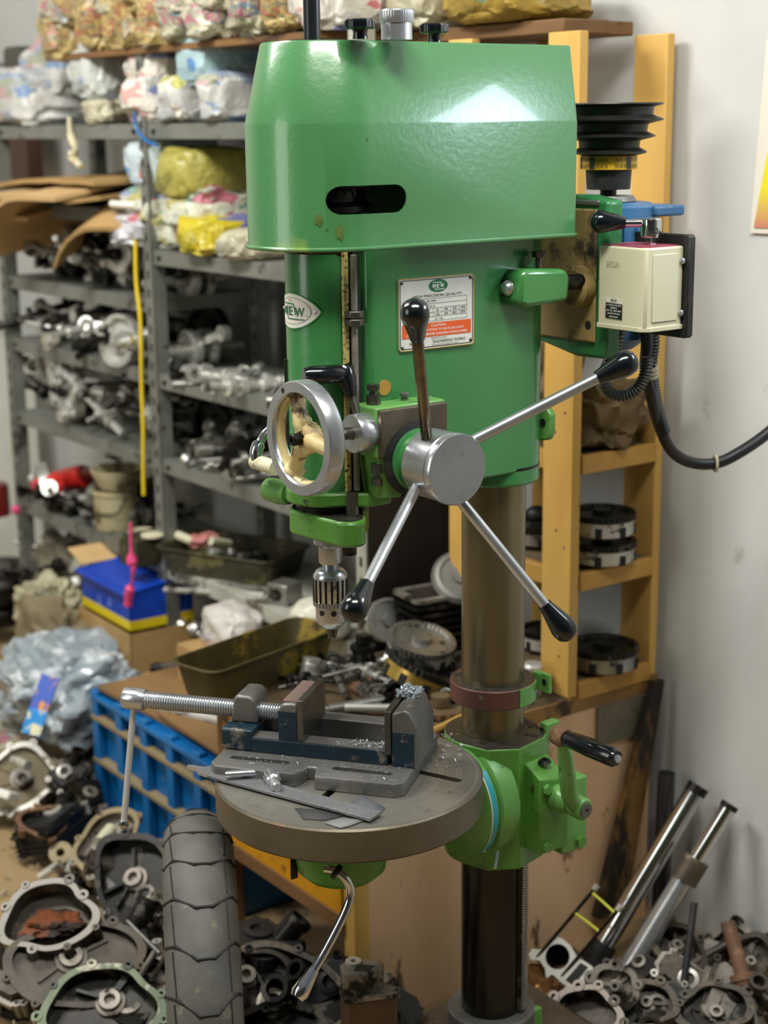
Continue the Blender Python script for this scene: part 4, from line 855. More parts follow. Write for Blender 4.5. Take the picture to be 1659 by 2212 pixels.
BUN = ((172, 1.803, 95, 75, NEWS), (172, 1.875, 110, 60, NEWS2), (250, 1.82, 90, 90, NEWS), (315, 1.82, 100, 100, NEWS), (385, 1.82, 90, 95, NEWS), (440, 1.82, 95, 70, NEWS2), (505, 1.82, 95, 75, NEWS2),
      (215, 1.885, 120, 60, NEWS), (290, 1.895, 110, 60, NEWS2), (360, 1.895, 120, 60, NEWS), (440, 1.875, 120, 75, NEWS2), (520, 1.88, 130, 80, NEWS2), (590, 1.82, 110, 95, NEWS2), (665, 1.82, 100, 80, NEWS), (735, 1.82, 100, 90, BAGR), (600, 1.895, 150, 80, NEWS), (710, 1.9, 150, 80, NEWS2))
for i, (px, z, wp_, hp_, m_) in enumerate(BUN):
    row = 'lower row' if z < 1.85 else 'upper row'
    bag(px, z-.017, .34, wp_*1.15, hp_*1.3, m_, 30+i, f'paper-wrapped bundle in the {row} on the shelving top, {ORD[sorted((b_[0] for b_ in BUN if (b_[1] < 1.85) == (z < 1.85))).index(px)]} from the left', .2, 'wrapped_bundle', 'bundle', 'paper-wrapped bundles on top of the shelving', .2)
o = part('storage_box', MB().prism(rrect(0, 0, .15, .13, .03), -.11, .11, M=Matrix(((1, 0, 0, 0), (0, 0, 1, 0), (0, 1, 0, 0), (0, 0, 0, 1)))), mat('dark_grey_crate', '#4c4a42', .5, col2='#3a3832', scale=12), bevel=.004)
p = W(ws(118, .20, 1.72), .20, 1.740); o.location = p+Vector((-.06, 0, 0)); o.scale = (.8, .8, .8); o.rotation_euler = (0, 0, ANG_W+math.pi); tag(o, 'dark grey rounded box standing behind the sacks near the pale wall', 'box')
# wire basket between bags
B_ = thing('wire_basket', 'small dark wire basket under the plain whitish bag by the post', 'basket', W(ws(250, .33, 1.66), .33, 1.628), (0, 0, ANG_W))
g = MB()
for z in (.0, .02, .04, .06):
    g.tube([(-.07, .04, z), (.07, .04, z), (.07, -.08, z), (-.07, -.08, z), (-.07, .04, z)], .0018, 5)
part('wire_hoops', g, DARKI, B_)
g = MB()
for i in range(9): g.tube([(-.07+i*.0175, .04, 0), (-.07+i*.0175, .04, .06)], .0015, 5)
part('wire_uprights', g, DARKI, B_)
# cloth strip hanging, yellow tape, blue cord
def strand(name, pts, r_, m_, label, cat, n=6, sm=5): return tag(part(name, MB().tube(pts, r_, n, smooth=sm), m_), label, cat)
strand('cloth_strip', [W(ws(150, .41, 1.63), .41, 1.645), W(ws(152, .415, 1.6), .415, 1.60), W(ws(163, .415, 1.56), .415, 1.565), W(ws(155, .415, 1.54), .412, 1.545), W(ws(175, .41, 1.52), .41, 1.52)], [.006, .010, .007, .014, .009], ROPE, 'cream cloth strip hanging from the top shelf above the cardboard', 'cloth')
strand('yellow_tape', [W(ws(x, .412, 1.2), .412, z) for x, z in ((299, 1.36), (296, 1.25), (301, 1.15), (297, 1.0), (296, .88), (292, .78), (290, .70))], .0055, YELTAG, 'yellow tape hanging down beside the middle shelving post', 'tape', 5)
strand('cord_loop', [W(ws(x, .41, z), .41, z) for x, z in ((278, 1.69), (290, 1.66), (293, 1.62), (312, 1.59), (340, 1.575))], .004, BLUEC, 'blue cord looped round the middle post at the top shelf', 'cord')
for i, (x, z, r_) in enumerate(((286, .425, .013), (283, .40, .010), (284, .355, .013), (281, .335, .012))): pass
strand('pink_ribbon', [W(ont(x, y, .56).x, .56, ont(x, y, .56).z) for x, y in ((282, 1130), (284, 1205), (288, 1225), (285, 1255), (279, 1280), (276, 1308))], [.004, .013, .006, .003, .012, .010], PINK, 'pink ribbon dangling in front of the blue and yellow carton', 'ribbon', 8)
# cardboard on the second shelf
def sheet(name, c, w_, d_, rot, m_, label, bend=0., group=None, th=.011, cat='cardboard'):
    g_ = MB(); n_ = 8; rows = []
    for i in range(n_+1):
        x = -w_/2+w_*i/n_; rows.append([(x, -d_/2), (x, d_/2)])
    zf = lambda x: -bend*max(0, (x/w_+.1))**2*4*w_
    vt = [[g_.bm.verts.new((x, y, zf(x)+.004*noise.noise(Vector((x*20, y*20, w_)))+dz)) for x, y in r] for dz in (0, th) for r in rows]
    lo, hi = vt[:n_+1], vt[n_+1:]
    for a, b in ((lo, 1), (hi, 0)):
        for i in range(n_):
            q_ = (a[i][0], a[i+1][0], a[i+1][1], a[i][1]); g_.bm.faces.new(q_ if not b else q_[::-1])
    for i in range(n_):
        for e in (0, 1): g_.bm.faces.new((lo[i][e], lo[i+1][e], hi[i+1][e], hi[i][e]))
    for e in (0, n_): g_.bm.faces.new((lo[e][0], lo[e][1], hi[e][1], hi[e][0]))
    o = part(name, g_, m_, ang=50); o.location = c; o.rotation_euler = rot; return tag(o, label, cat, group)
CG = 'flattened cardboard on the second shelf'
for i, (px, t, dz, w_, d_, rx, ry, dr, b_, m_, lb) in enumerate((
    (120, .30, .012, .75, .34, .0, 0, .02, .05, CARD, 'wide flat cardboard sheet at the bottom of the pile on the second shelf'),
    (90, .36, .030, .60, .36, .10, 0, -.05, .10, CARDL, 'pale cardboard sheet jutting over the shelf edge at the left'),
    (150, .38, .045, .50, .38, .16, 0, .08, .25, CARDL, 'pale folded cardboard sheet drooping over the shelf edge'),
    (200, .30, .058, .66, .32, .03, 0, .0, .03, CARD, 'long cardboard sheet on top of the second-shelf pile'),
    (225, .40, -.018, .26, .20, .40, 0, .5, .30, CARD, 'brown cardboard flap hanging below the pale sheets'),
    (235, .34, .020, .30, .26, .10, 0, -.3, .0, CARD, 'ochre cardboard end beside the middle post'))):
    sheet('cardboard_sheet', W(ws(px, t, 1.42+dz), t, 1.425+dz), w_, d_, (-rx, ry, ANG_W+dr), m_, lb, b_, CG)
for k, (px, t) in enumerate(((20, .38), (60, .42))): sheet('cardboard_sheet', W(ws(px, t, 1.40), t, 1.405-.012*k), .22, .16, (-.2, 0, ANG_W+.2*k), CARDL, ('torn cardboard corner', 'ragged cardboard strip')[k]+' under the pile near the left post', .0, CG)
tag(part('white_tube', MB().cyl(W(ws(243, .41, 1.42), .41, 1.432), W(ws(296, .41, 1.42), .41, 1.432), .009), WHITE), 'short white tube on the shelf edge left of the middle post', 'tube')
# ---- engine parts prototypes
JM = [mat('bright_part_steel', '#e2e2dc', .28, .7, col2='#c4c4be', scale=14, spots='#6a665c', sp_scale=20, sp_thr=.66), mat('dull_steel', '#a6a59f', .35, .75, col2='#85837b', scale=18, spots='#38342c', sp_scale=22, sp_thr=.6), DARKI, mat('satin_steel', '#d8d8d0', .42, .55, col2='#b4b4aa', scale=14, spots='#4e4a42', sp_scale=20, sp_thr=.62)]
def p_crank(r_, m1, m2):
    e = thing('crankshaft', 'x', 'crankshaft')
    for sx in (-1, 1): part('crank_web', MB().lathe([(0, sx*.010), (r_, sx*.010), (r_*1.02, sx*.014), (r_*1.02, sx*.024), (r_*.9, sx*.027), (r_*.55, sx*.027), (r_*.5, sx*.024), (0, sx*.024)][::sx], (0, 0, 0), (1, 0, 0), 32), m1, e)
    part('main_shaft', MB().lathe([(0, -.10), (.006, -.10), (.006, -.075), (.010, -.073), (.010, -.045), (.014, -.043), (.014, .045), (.010, .047), (.010, .085), (.006, .087), (.006, .12), (0, .12)], (0, 0, 0), (1, 0, 0), 16), m2, e)
    part('connecting_rod', MB().box((0, .055, .01), (.012, .10, .014)).lathe([(.009, -.008), (.015, -.008), (.015, .008), (.009, .008), (.009, -.008)], (0, .105, .01), (1, 0, 0), 16), m2, e)
    return e
def p_single(kind, m_):
    g_ = MB()
    if kind == 'connecting_rod':
        g_.box((0, 0, 0), (.085, .014, .010)); g_.lathe([(.011, -.009), (.018, -.009), (.018, .009), (.011, .009), (.011, -.009)], (.052, 0, 0), (0, 0, 1), 20); g_.lathe([(.007, -.008), (.012, -.008), (.012, .008), (.007, .008), (.007, -.008)], (-.048, 0, 0), (0, 0, 1), 18)
    elif kind == 'gear_shaft':
        pr_ = [(0, -.11), (.008, -.11), (.008, -.06), (.018, -.06), (.018, -.045), (.010, -.045), (.010, -.01), (.026, -.01), (.026, .008), (.012, .008), (.012, .05), (.016, .05), (.016, .06), (.007, .06), (.007, .11), (0, .11)]
        g_.lathe(pr_, (0, 0, 0), (1, 0, 0), 20)
    elif kind == 'camshaft':
        g_.cyl((-.12, 0, 0), (.12, 0, 0), .008, n=14)
        for i, x in enumerate((-.08, -.05, -.01, .03, .06, .10)): g_.cyl((x, .004*(-1)**i, .003), (x+.012, .004*(-1)**i, .003), .017-.003*(i % 3), n=16)
    elif kind == 'flywheel':
        g_.lathe([(0, -.006), (.016, -.006), (.016, .004), (.030, .004), (.032, -.004), (.050, -.004), (.053, .010), (.062, .010), (.062, -.016), (0, -.016)], (0, 0, 0), (0, 0, 1), 44)
    elif kind == 'loose_gear':
        w_ = lambda a, z: 1+(.05 if math.sin(24*a) > 0 else 0)
        g_.lathe([(.010, -.008), (.042, -.008), (.042, .008), (.034, .008), (.033, .003), (.018, .003), (.017, .012), (.010, .012), (.010, -.008)], (0, 0, 0), (0, 0, 1), 96, wob=w_)
    elif kind == 'valve':
        g_.lathe([(0, -.05), (.004, -.05), (.004, .045), (.006, .052), (.018, .058), (.018, .061), (0, .061)], (0, 0, 0), (1, 0, 0), 18)
    elif kind == 'piston':
        g_.lathe([(.022, -.028), (.025, -.028), (.025, .010), (.0235, .011), (.0235, .013), (.025, .014), (.0235, .017), (.0235, .019), (.025, .02), (.025, .028), (0, .030)], (0, 0, 0), (0, 0, 1), 28)
    elif kind == 'ring_spring':
        g_.tube([(.014*math.cos(i*.8), .014*math.sin(i*.8), -.03+i*.0012) for i in range(52)], .0022, 6)
    elif kind == 'spindle_rod':
        g_.lathe([(0, -.14), (.005, -.14), (.005, -.05), (.009, -.05), (.009, -.02), (.005, -.02), (.005, .10), (.011, .10), (.011, .13), (0, .13)], (0, 0, 0), (1, 0, 0), 12)
    return part(kind, g_, m_)
KINDS = ['connecting_rod', 'gear_shaft', 'camshaft', 'flywheel', 'loose_gear', 'valve', 'piston', 'ring_spring', 'spindle_rod']
NICE = dict(connecting_rod='connecting rod', gear_shaft='gear shaft', camshaft='camshaft', flywheel='flywheel', loose_gear='gear', valve='engine valve', piston='piston', ring_spring='coil spring', spindle_rod='stepped rod', crankshaft='crankshaft')
ADJ = ['bright steel', 'dull grey', 'dark oily', 'satin grey']
PROTO = {}
def junk(kind, mi, loc, rot, scale, label, group):
    if kind == 'crankshaft':
        k = ('c', mi)
        if k not in PROTO: PROTO[k] = p_crank(.040, JM[mi], JM[(mi+3) % 4] if mi != 2 else JM[1]); o = PROTO[k]
        else: o = copy_tree(PROTO[k])
    else:
        k = (kind, mi)
        if k not in PROTO: PROTO[k] = p_single(kind, JM[mi]); o = PROTO[k]
        else: o = PROTO[k].copy(); COL.objects.link(o)
    o.location = loc; o.rotation_euler = rot; o.scale = (scale,)*3
    return tag(o, label, NICE[kind].split()[-1], group)
def shelf_fill(s0, s1, z, n, shelfname, group, seed, layers=(0.03, .075), kinds=None, t=(.16, .38), tilt=.5):
    r = random.Random(seed); cnt = {}
    for i in range(n):
        f = i/(n-1) if n > 1 else 0; s = s0+(s1-s0)*f+r.uniform(-.02, .02)
        kind = r.choice(kinds or ['crankshaft', 'crankshaft', 'connecting_rod', 'gear_shaft', 'camshaft', 'flywheel', 'loose_gear', 'valve', 'spindle_rod', 'connecting_rod'])
        mi = r.choice([0, 0, 1, 2, 3, 2]); h = layers[i % len(layers)]*r.uniform(.9, 1.15); sc_ = r.uniform(1.0, 1.45)
        if kind in ('flywheel', 'loose_gear'): rot = (math.pi/2+r.uniform(-.4, .4), r.uniform(-.3, .3), ANG_W+math.pi+r.uniform(-.7, .7))
        elif kind == 'crankshaft': rot = (r.uniform(0, 6), r.uniform(-.35, .35), ANG_W+r.uniform(-1.9, 1.9))
        else: rot = (r.uniform(0, 6), r.uniform(-tilt, tilt), ANG_W+r.uniform(-1.6, 1.6))
        cnt[(mi, kind)] = cnt.get((mi, kind), 0)+1
        lay = 'heaped high' if i % len(layers) == 1 else ('lying low' if i % len(layers) == 0 else 'topmost')
        junk(kind, mi, W(s, r.uniform(*t), z+h), rot, sc_, f'{ADJ[mi]} {NICE[kind]} {lay}, {ORD[i//len(layers)]} from the right, {shelfname}', group)
shelf_fill(1.44, 2.22, 1.206, 26, 'third left-bay shelf', 'steel parts on the third shelf of the left bay', 11, (.04, .085))
shelf_fill(1.44, 2.22, 1.025, 26, 'fourth left-bay shelf', 'steel parts on the fourth shelf of the left bay', 12, (.03, .075), ['connecting_rod', 'valve', 'gear_shaft', 'spindle_rod', 'camshaft', 'connecting_rod'])
shelf_fill(1.42, 2.22, .808, 36, 'fifth left-bay shelf', 'steel parts on the fifth shelf of the left bay', 13, (.035, .085, .125))
shelf_fill(.60, 1.30, 1.022, 16, 'third right-bay shelf', 'long steel parts on the third shelf of the right bay', 14, (.012,), ['spindle_rod', 'spindle_rod', 'camshaft', 'connecting_rod', 'valve'], (.2, .38), .08)
shelf_fill(.60, 1.30, .807, 22, 'fourth right-bay shelf', 'steel parts on the fourth shelf of the right bay', 15, (.02, .06), ['spindle_rod', 'gear_shaft', 'connecting_rod', 'valve', 'piston', 'camshaft'], (.18, .38), .2)
junk('flywheel', 3, W(ws(258, .40, 1.1), .40, 1.085), (math.pi/2-.15, .1, ANG_W+math.pi+.25), 1.1, 'pale ring-shaped flywheel standing at the edge of the fourth shelf', 'upright flywheels')
junk('flywheel', 1, W(ws(405, .22, .9), .22, .875), (math.pi/2-.1, 0, ANG_W+math.pi+.3), 1.15, 'grey ringed flywheel standing on the right bay shelf', 'upright flywheels')
junk('flywheel', 2, W(ws(470, .22, .9), .22, .88), (math.pi/2-.1, 0, ANG_W+math.pi+.35), 1.25, 'dark flywheel standing right of the grey ringed one', 'upright flywheels')
junk('flywheel', 2, W(ws(445, .16, 1.1), .16, 1.09), (math.pi/2-.1, 0, ANG_W+math.pi+.3), 1.15, 'dark flywheel at the back of the third shelf of the right bay', 'upright flywheels')
junk('crankshaft', 2, W(ws(375, .18, 1.1), .18, 1.075), (0, .0, ANG_W+.2), 1.1, 'dark crankshaft behind the middle post on the right bay third shelf', None)
junk('crankshaft', 0, W(1.43, .24, 1.06), (0.3, .0, ANG_W+math.pi/2), 1.35, 'bright crankshaft lying towards the wall, seen through the shelf end', None)
junk('crankshaft', 0, W(1.43, .24, 1.24), (1.3, .0, ANG_W+math.pi/2), 1.25, 'bright crankshaft seen through the shelf end, third shelf', None)
o = tag(part('teal_holder', MB().box((0, 0, 0), (.05, .016, .014)), TEAL, bevel=.003), 'small teal plastic holder among rods on the right bay shelf', 'holder'); o.location = W(ws(502, .36, .82), .36, .83); o.rotation_euler = (0, 0, ANG_W-.4)
# ---- fifth level: grinder, pot
G_ = thing('angle_grinder', 'red electric grinder lying at the back of the shelf above the white pail', 'grinder', W(ws(160, .30, .57), .30, .585), (0, 0, ANG_W+.1))
part('motor_casing', MB().lathe([(0, -.11), (.030, -.11), (.036, -.09), (.036, .05), (.030, .07), (0, .072)], (0, 0, .03), (-1, 0, .28), 24), REDP, G_)
part('grip', MB().lathe([(0, .0), (.022, 0), (.020, .09), (.024, .11), (0, .115)], (-.06, .0, .05), (-1, 0, .25), 20), mat('dark_red_plastic', '#5c1712', .4), G_)
part('gear_head', MB().box((.085, 0, .0), (.05, .05, .045)), DARKI, G_, bevel=.008)
for k, (px, z, r_, lb) in enumerate(((120, .60, .028, 'bright red rag knot behind the dark rods'), (92, .585, .024, 'faded red rag knot at the left of the shelf'))):
    o = part('red_cloth', crumple(r_*2.2, r_*2, r_*2, 70+k, 3, .3), mat(f'red_cloth_{k}', ('#d02a20', '#c8434a')[k], .7)); o.location = W(ws(px, .38, z), .38, z-.01); o.rotation_euler = (0, 0, k); tag(o, lb, 'rag')
def pail(px, z, t, r0, h, m_, m2, label, seed=0):
    e = thing('paint_pail', label, 'pail', W(ws(px, t, z+h/2), t, z), (0, 0, ANG_W))
    part('body', MB().lathe([(0, .0), (r0*.92, .0), (r0*.96, .005), (r0, h), (r0*1.04, h), (r0*1.04, h-.008), (r0*.96, h-.004), (r0*.9, .01), (0, .01)][:5]+[(r0*.95, h), (r0*.9, .02), (0, .02)], n=40), m_, e)
    part('rim', MB().lathe([(r0*1.0, h*.86), (r0*1.06, h*.88), (r0*1.06, h*.93), (r0*1.0, h*.95)], n=40), m2, e)
    part('handle', MB().tube([(r0*1.05, 0, h*.88), (r0*1.1, .03, h*.5), (0, r0*1.12, h*.45), (-r0*1.1, .03, h*.5), (-r0*1.05, 0, h*.88)], .0025, 6, smooth=4), DARKI, e); return e
PAILM = mat('grimy_cream_pail', '#b5ad8c', .5, col2='#9a8f68', scale=8, spots='#5a4c2c', sp_scale=12, sp_thr=.60)
e = pail(250, .536, .33, .060, .115, PAILM, PAILM, 'grimy cream pail full of oily parts in front of the yellow tape')
part('oily_contents', MB().lathe([(0, .10), (.055, .10), (.05, .107), (0, .112)], n=24), TANK, e)
o = tag(part('bowl', MB().lathe([(0, 0), (.05, 0), (.075, .05), (.075, .055), (.07, .055), (.046, .006), (0, .006)], n=36), PAILM), 'dirty shallow bowl sitting on the cream pail', 'bowl'); o.location = W(ws(255, .33, .68), .33, .655)
e = pail(306, .536, .40, .034, .06, mat('pale_tub', '#c6c0a4', .5, spots='#7a6c48', sp_scale=14), PAILM, 'small pale tub beside the middle shelving post')
shelf_fill(1.75, 2.2, .536, 14, 'sixth left-bay shelf', 'steel parts on the sixth shelf of the left bay', 17, (.025, .06))
# ---- metal trays
def tray(px, py, z, L_, w_, h, ang, m_, label, n_in=5, lip=.0):
    c_ = atz(px, py, z) if px is not None else py
    e = thing('metal_tray', label, 'tray', c_, (0, 0, ang)); g_ = MB(); th = .003
    def rr(k, z_): return [(x, y, z_) for x, y in rrect(-L_/2*k, -w_/2*k, L_/2*k, w_/2*k, .03)]
    lv_ = [rr(.90, 0), rr(1, h), rr(1.03, h), rr(1.03, h+.003), rr(.99, h+.003), rr(.885, .004)]
    lv_ = [[g_.bm.verts.new(p) for p in r_] for r_ in lv_]; n_ = len(lv_[0])
    for a, b in zip(lv_, lv_[1:]):
        for i in range(n_): g_.bm.faces.new((a[i], a[(i+1) % n_], b[(i+1) % n_], b[i]))
    g_.bm.faces.new(lv_[0]); g_.bm.faces.new(lv_[-1]); part('tray_body', g_, m_, e)
    part('rim_wire', MB().tube([Vector((x*1.03, y*1.03, h+.002)) for x, y, _ in rr(1, 0)]+[Vector((rr(1.03, 0)[0][0], rr(1.03, 0)[0][1], h+.002))], .0028, 8), m_, e)
    return e
TRAYM = mat('mossy_metal_tray', '#5e532c', .55, .3, col2='#3a3522', scale=10, spots='#8a7628', sp_scale=9, sp_thr=.6, bump=.3)
TRAYD = mat('dark_metal_tray', '#4a4732', .5, .3, col2='#302e22', scale=8, spots='#6f6a44', sp_scale=9, sp_thr=.62, bump=.2)
tray(558, 1462, .532, .36, .125, .068, ANG_M-.06+math.pi+.30, TRAYM, 'long mossy metal tray on the end of the bench behind the vise')
p = W(ws(505, .29, .56), .29, .530); tray(None, p, 0, .34, .20, .062, ANG_W+.42, TRAYD, 'dark metal tray on the lowest right bay shelf holding a few links')
for k, (dx, dy) in enumerate(((.0, 0), (.04, .02), (-.03, .03))): junk('connecting_rod', (3, 1, 0)[k], p+Vector((dx, dy, .022+.01*k)), (0.2, .2, 1.1*k), .9, f'{("pale", "dull", "bright")[k]} connecting rod lying in the dark shelf tray', 'links in the shelf tray')
o = tag(part('steel_box', MB().b2((-.04, -.06, 0), (.04, .06, .075)), TRAYD, bevel=.004), 'small olive metal box projecting past the middle post', 'box'); o.location = W(ws(318, .42, .55), .42, .528); o.rotation_euler = (0, 0, ANG_W+.1)
o = tag(part('lid', MB().lathe([(0, 0), (.030, 0), (.030, .005), (.026, .007), (0, .007)], n=28), IVORY), 'cream round lid on the small olive box', 'lid'); o.location = W(ws(330, .42, .6), .42, .604)
# things on right bay lowest shelf and floor shelf
tag(part('pale_bar', MB().cyl(W(ws(345, .36, .62), .36, .60), W(ws(430, .36, .62), .36, .60), .012), IVORY), 'pale cream rod above the olive box', 'rod')
tag(part('pale_bar', MB().cyl(W(ws(455, .36, .62), .36, .62), W(ws(495, .30, .62), .30, .60), .011), IVORY), 'short pale rod leaning beside the pink cloth', 'rod')
o = tag(part('pink_cloth', crumple(.07, .05, .035, 90, 3, .3), mat('pink_cloth', '#b0706a', .7)), 'small faded pink cloth between two pale rods', 'cloth'); o.location = W(ws(440, .36, .62), .36, .60)
tag(part('flat_bar', MB().cyl(W(ws(410, .37, .55), .41, .505), W(ws(620, .30, .55), .33, .545), .008), JM[1]), 'long grey steel bar lying across under the dark tray', 'bar')
tag(part('flat_bar', MB().cyl(W(ws(400, .37, .53), .43, .480), W(ws(610, .30, .53), .35, .532), .007), JM[3]), 'thin pale steel bar below the long grey one', 'bar')
o = part('white_bottle', crumple(.135, .11, .085, 95, 4, .08), mat('white_plastic_bottle', '#c8c5b4', .4, spots='#c07a78', sp_scale=9, sp_thr=.72)); tag(o, 'squat white plastic bottle behind the drill chuck', 'bottle'); o.location = W(ws(695, .42, .56), .42, .531)
e = thing('bearing_block', 'grey metal block with a hole on the shelf beside the bottle', 'block', W(ws(615, .34, .56), .34, .53), (0, 0, ANG_W+.3)); part('block', MB().b2((-.03, -.03, 0), (.03, .03, .05)), JM[1], e, bevel=.003); part('bore', MB().lathe([(0, 0), (.015, 0), (.015, .002), (0, .002)], (0, .0305, .025), (0, 1, 0), 20), DARKI, e)
# cartons
def carton(loc, w_, d_, h, rot, mats, label, open_=True, name='carton'):
    e = thing(name, label, 'box', loc, (0, 0, rot)); th = .004
    g_ = MB()
    for a, b in (((-w_/2, -d_/2), (w_/2, -d_/2+th)), ((-w_/2, d_/2-th), (w_/2, d_/2)), ((-w_/2, -d_/2), (-w_/2+th, d_/2)), ((w_/2-th, -d_/2), (w_/2, d_/2))): g_.b2((*a, 0), (*b, h))
    g_.b2((-w_/2, -d_/2, 0), (w_/2, d_/2, th)); part('carton_body', g_, mats[0], e); return e
sB = ws(215, .44, .40)
_q = ont(285, 1362, .50); BX = carton(W(_q.x+.14, .41, _q.z), .29, .18, .105, ANG_W-.03, [mat('blue_carton_print', '#1443b4', .4, col2='#10389c', scale=4, spots='#8aa6d4', sp_scale=10, sp_thr=.68)], 'large blue and yellow carton leaning on the lower left shelf')
part('blue_flap', MB().box((.0, .01, .110), (.30, .20, .004), rot=(-.12, 0, 0)), mat('blue_carton_top', '#0d3fae', .35, col2='#1149c0', scale=3), BX)
part('yellow_band', MB().b2((-.147, -.092, .0), (.147, .092, .024)), mat('yellow_carton_print', '#d8c01c', .45), BX)
part('brown_flap', MB().box((.185, .0, .125), (.09, .18, .004), rot=(0, -.3, 0)), CARDL, BX)
part('back_flap', MB().box((.0, -.12, .14), (.27, .09, .004), rot=(-.7, 0, 0)), mat('brown_tape_flap', '#8f6a4a', .6, spots='#1450b0', sp_scale=5, sp_thr=.55), BX)
BX.rotation_euler = (0, .0, ANG_W-.03)
carton(W(_q.x+.13, .42, .005), .32, .19, _q.z-.008, ANG_W-.03, [CARD], 'plain brown carton under the blue and yellow carton')
b_ = carton(W(ws(390, .47, .25), .47, .18), .10, .16, .125, ANG_W+.05, [CARDL], 'small cardboard box with faint green print left of the long tray')
g = MB(); text_mb(g, 'FMI', 0, .075, .04, .012, lambda x, y: Vector((-x, .0812, y))); text_mb(g, 'FMI', 0, .04, .04, .012, lambda x, y: Vector((-x, .0812, y))); part('carton_print', g, mat('faint_green', '#6f7a4a', .6), b_)
o = part('folded_bag', crumple(.17, .12, .10, 99, 4, .12), printmat('pinkish_white_bag', '#c4bfb8', ['#b89a94', '#d4d0cc', '#a87a78'], .3, 8)); tag(o, 'pinkish white bag behind the long mossy tray', 'bag'); o.location = W(ws(500, .45, .52), .45, .43); o.rotation_euler = (0, 0, ANG_W)
tag(part('support_box', MB().b2((-.09, -.10, 0), (.09, .10, .17)), CARD), 'brown carton underneath the pinkish white bag', 'box').location = W(ws(500, .45, .52), .45, .262); bpy.data.objects['support_box'].name = 'brown_carton'
o = bpy.data.objects['brown_carton']; o.rotation_euler = (0, 0, ANG_W)
# bottom shelf parts left
shelf_fill(1.95, 2.22, .232, 10, 'bottom left shelf', 'steel parts on the bottom left shelf', 18, (.03, .08, .13), ['crankshaft', 'gear_shaft', 'piston', 'loose_gear'])
shelf_fill(.6, 1.3, .232, 18, 'bottom right shelf', 'steel parts on the bottom right shelf', 19, (.03, .09), None, (.2, .42))
o = part('rag_heap', crumple(.22, .2, .20, 101, 4, .25), mat('grey_beige_rag', '#7a7462', .8, col2='#5c5646', scale=10)); tag(o, 'grey rag heap at the left end of the bottom shelf', 'rag'); o.location = W(2.14, .30, .232)
# ------------------------------------------------------------------ bench
BN = thing('workbench', 'low wooden workbench with a stained plywood end behind the drill column', 'bench', W(0, 0, 0), (0, 0, ANG_W))
part('bench_top', MB().b2((0, .02, .500), (.465, .778, .530)), mat('oily_bench_top', '#5b4a34', .6, col2='#463826', scale=6, spots='#2c2418', sp_scale=10, sp_thr=.6, bump=.3), BN, bevel=.003)
part('top_edging', MB().b2((-.004, .02, .500), (.0, .780, .531)), mat('dark_edge_wood', '#9a7438', .65, col2='#6e5028', scale=9, spots='#3a2814', sp_scale=12, sp_thr=.6), BN)
part('end_panel', MB().b2((-.002, .035, .0), (.014, .745, .500)), PLY, BN, label='stained light plywood end of the bench')
part('patch_board', MB().b2((-.010, .03, .415), (-.002, .19, .497)), mat('grey_mottled_board', '#77705c', .7, col2='#5c5646', scale=8, spots='#3a362a', sp_scale=14, sp_thr=.6), BN)
part('corner_post', MB().b2((-.002, .745, 0), (.030, .778, .500)), WOOD, BN)
part('far_post', MB().b2((.440, .745, 0), (.465, .778, .500)), WOODD, BN)
part('back_post', MB().b2((.430, .03, 0), (.465, .07, .500)), WOODD, BN)
dr = part('drawer_front', MB().b2((.034, .770, .225), (.436, .782, .498)), YELLOWP, BN)
part('drawer_handle', MB().tube([(.27, .784, .34), (.265, .797, .335), (.225, .797, .335), (.22, .784, .34)], .0035, 8, smooth=4), mat('tarnished_copper', '#a9785a', .3, .8), dr)
part('drawer_rail', MB().b2((.030, .765, .196), (.440, .786, .224)), WOODD, BN)
part('under_bench_shade', MB().b2((.02, .40, .0), (.44, .412, .49)), BLACKM, BN)  # black sheet added to darken the hollow under the bench
# ------------------------------------------------------------------ wooden rack
RK = thing('wooden_rack', 'yellow wooden rack with three shelves standing on the bench by the wall', 'rack', W(0, 0, .5305), (0, 0, ANG_W))
RZ = 1.245
part('upright', MB().b2((0, .240, 0), (.082, .262, RZ)), WOOD, RK, bevel=.002); part('upright', MB().b2((0, .022, 0), (.085, .042, RZ)), WOOD, RK, bevel=.002)
part('upright', MB().b2((.30, .240, 0), (.37, .262, RZ)), WOOD, RK, bevel=.002); part('upright', MB().b2((.30, .022, 0), (.36, .042, RZ)), WOOD, RK, bevel=.002)
SHW = mat('rack_shelf_wood', '#c4964a', .6, col2='#b08238', scale=6, spots='#5f4420', sp_scale=8, sp_thr=.66, stretch=(.3, 1, 1))
for z in (.005, .225, .455, .90):
    s_ = part('rack_shelf', MB().b2((.012, .044, z), (.36, .238, z+.022)), mat('rack_shelf_top', '#6e5c42', .7, col2='#5a4a34', scale=8), RK)
    part('end_batten', MB().b2((-.006, .044, z-.012), (.010, .238, z+.024)), SHW, s_, bevel=.002); part('front_batten', MB().b2((.084, .240, z-.012), (.299, .258, z+.024)), SHW, s_, bevel=.002)
g = MB()
for z in (.08, .3, .33, .52, .56, .75, .98): g.cyl((.03+.02*math.sin(z*40), .2615, z), (.03+.02*math.sin(z*40), .263, z), .0026, n=8)
part('nail_heads', g, RUST, RK)
tp = thing('loft_board', 'rough brown board laid across the rack top under a cream sack', 'board', W(0, 0, 1.775), (0, 0, ANG_W)); part('plank', MB().b2((.07, .12, 0), (.62, .236, .026)), WOODD, tp, bevel=.003); part('plank', MB().b2((.09, .04, 0), (.62, .118, .026)), WOODD, tp, bevel=.003)
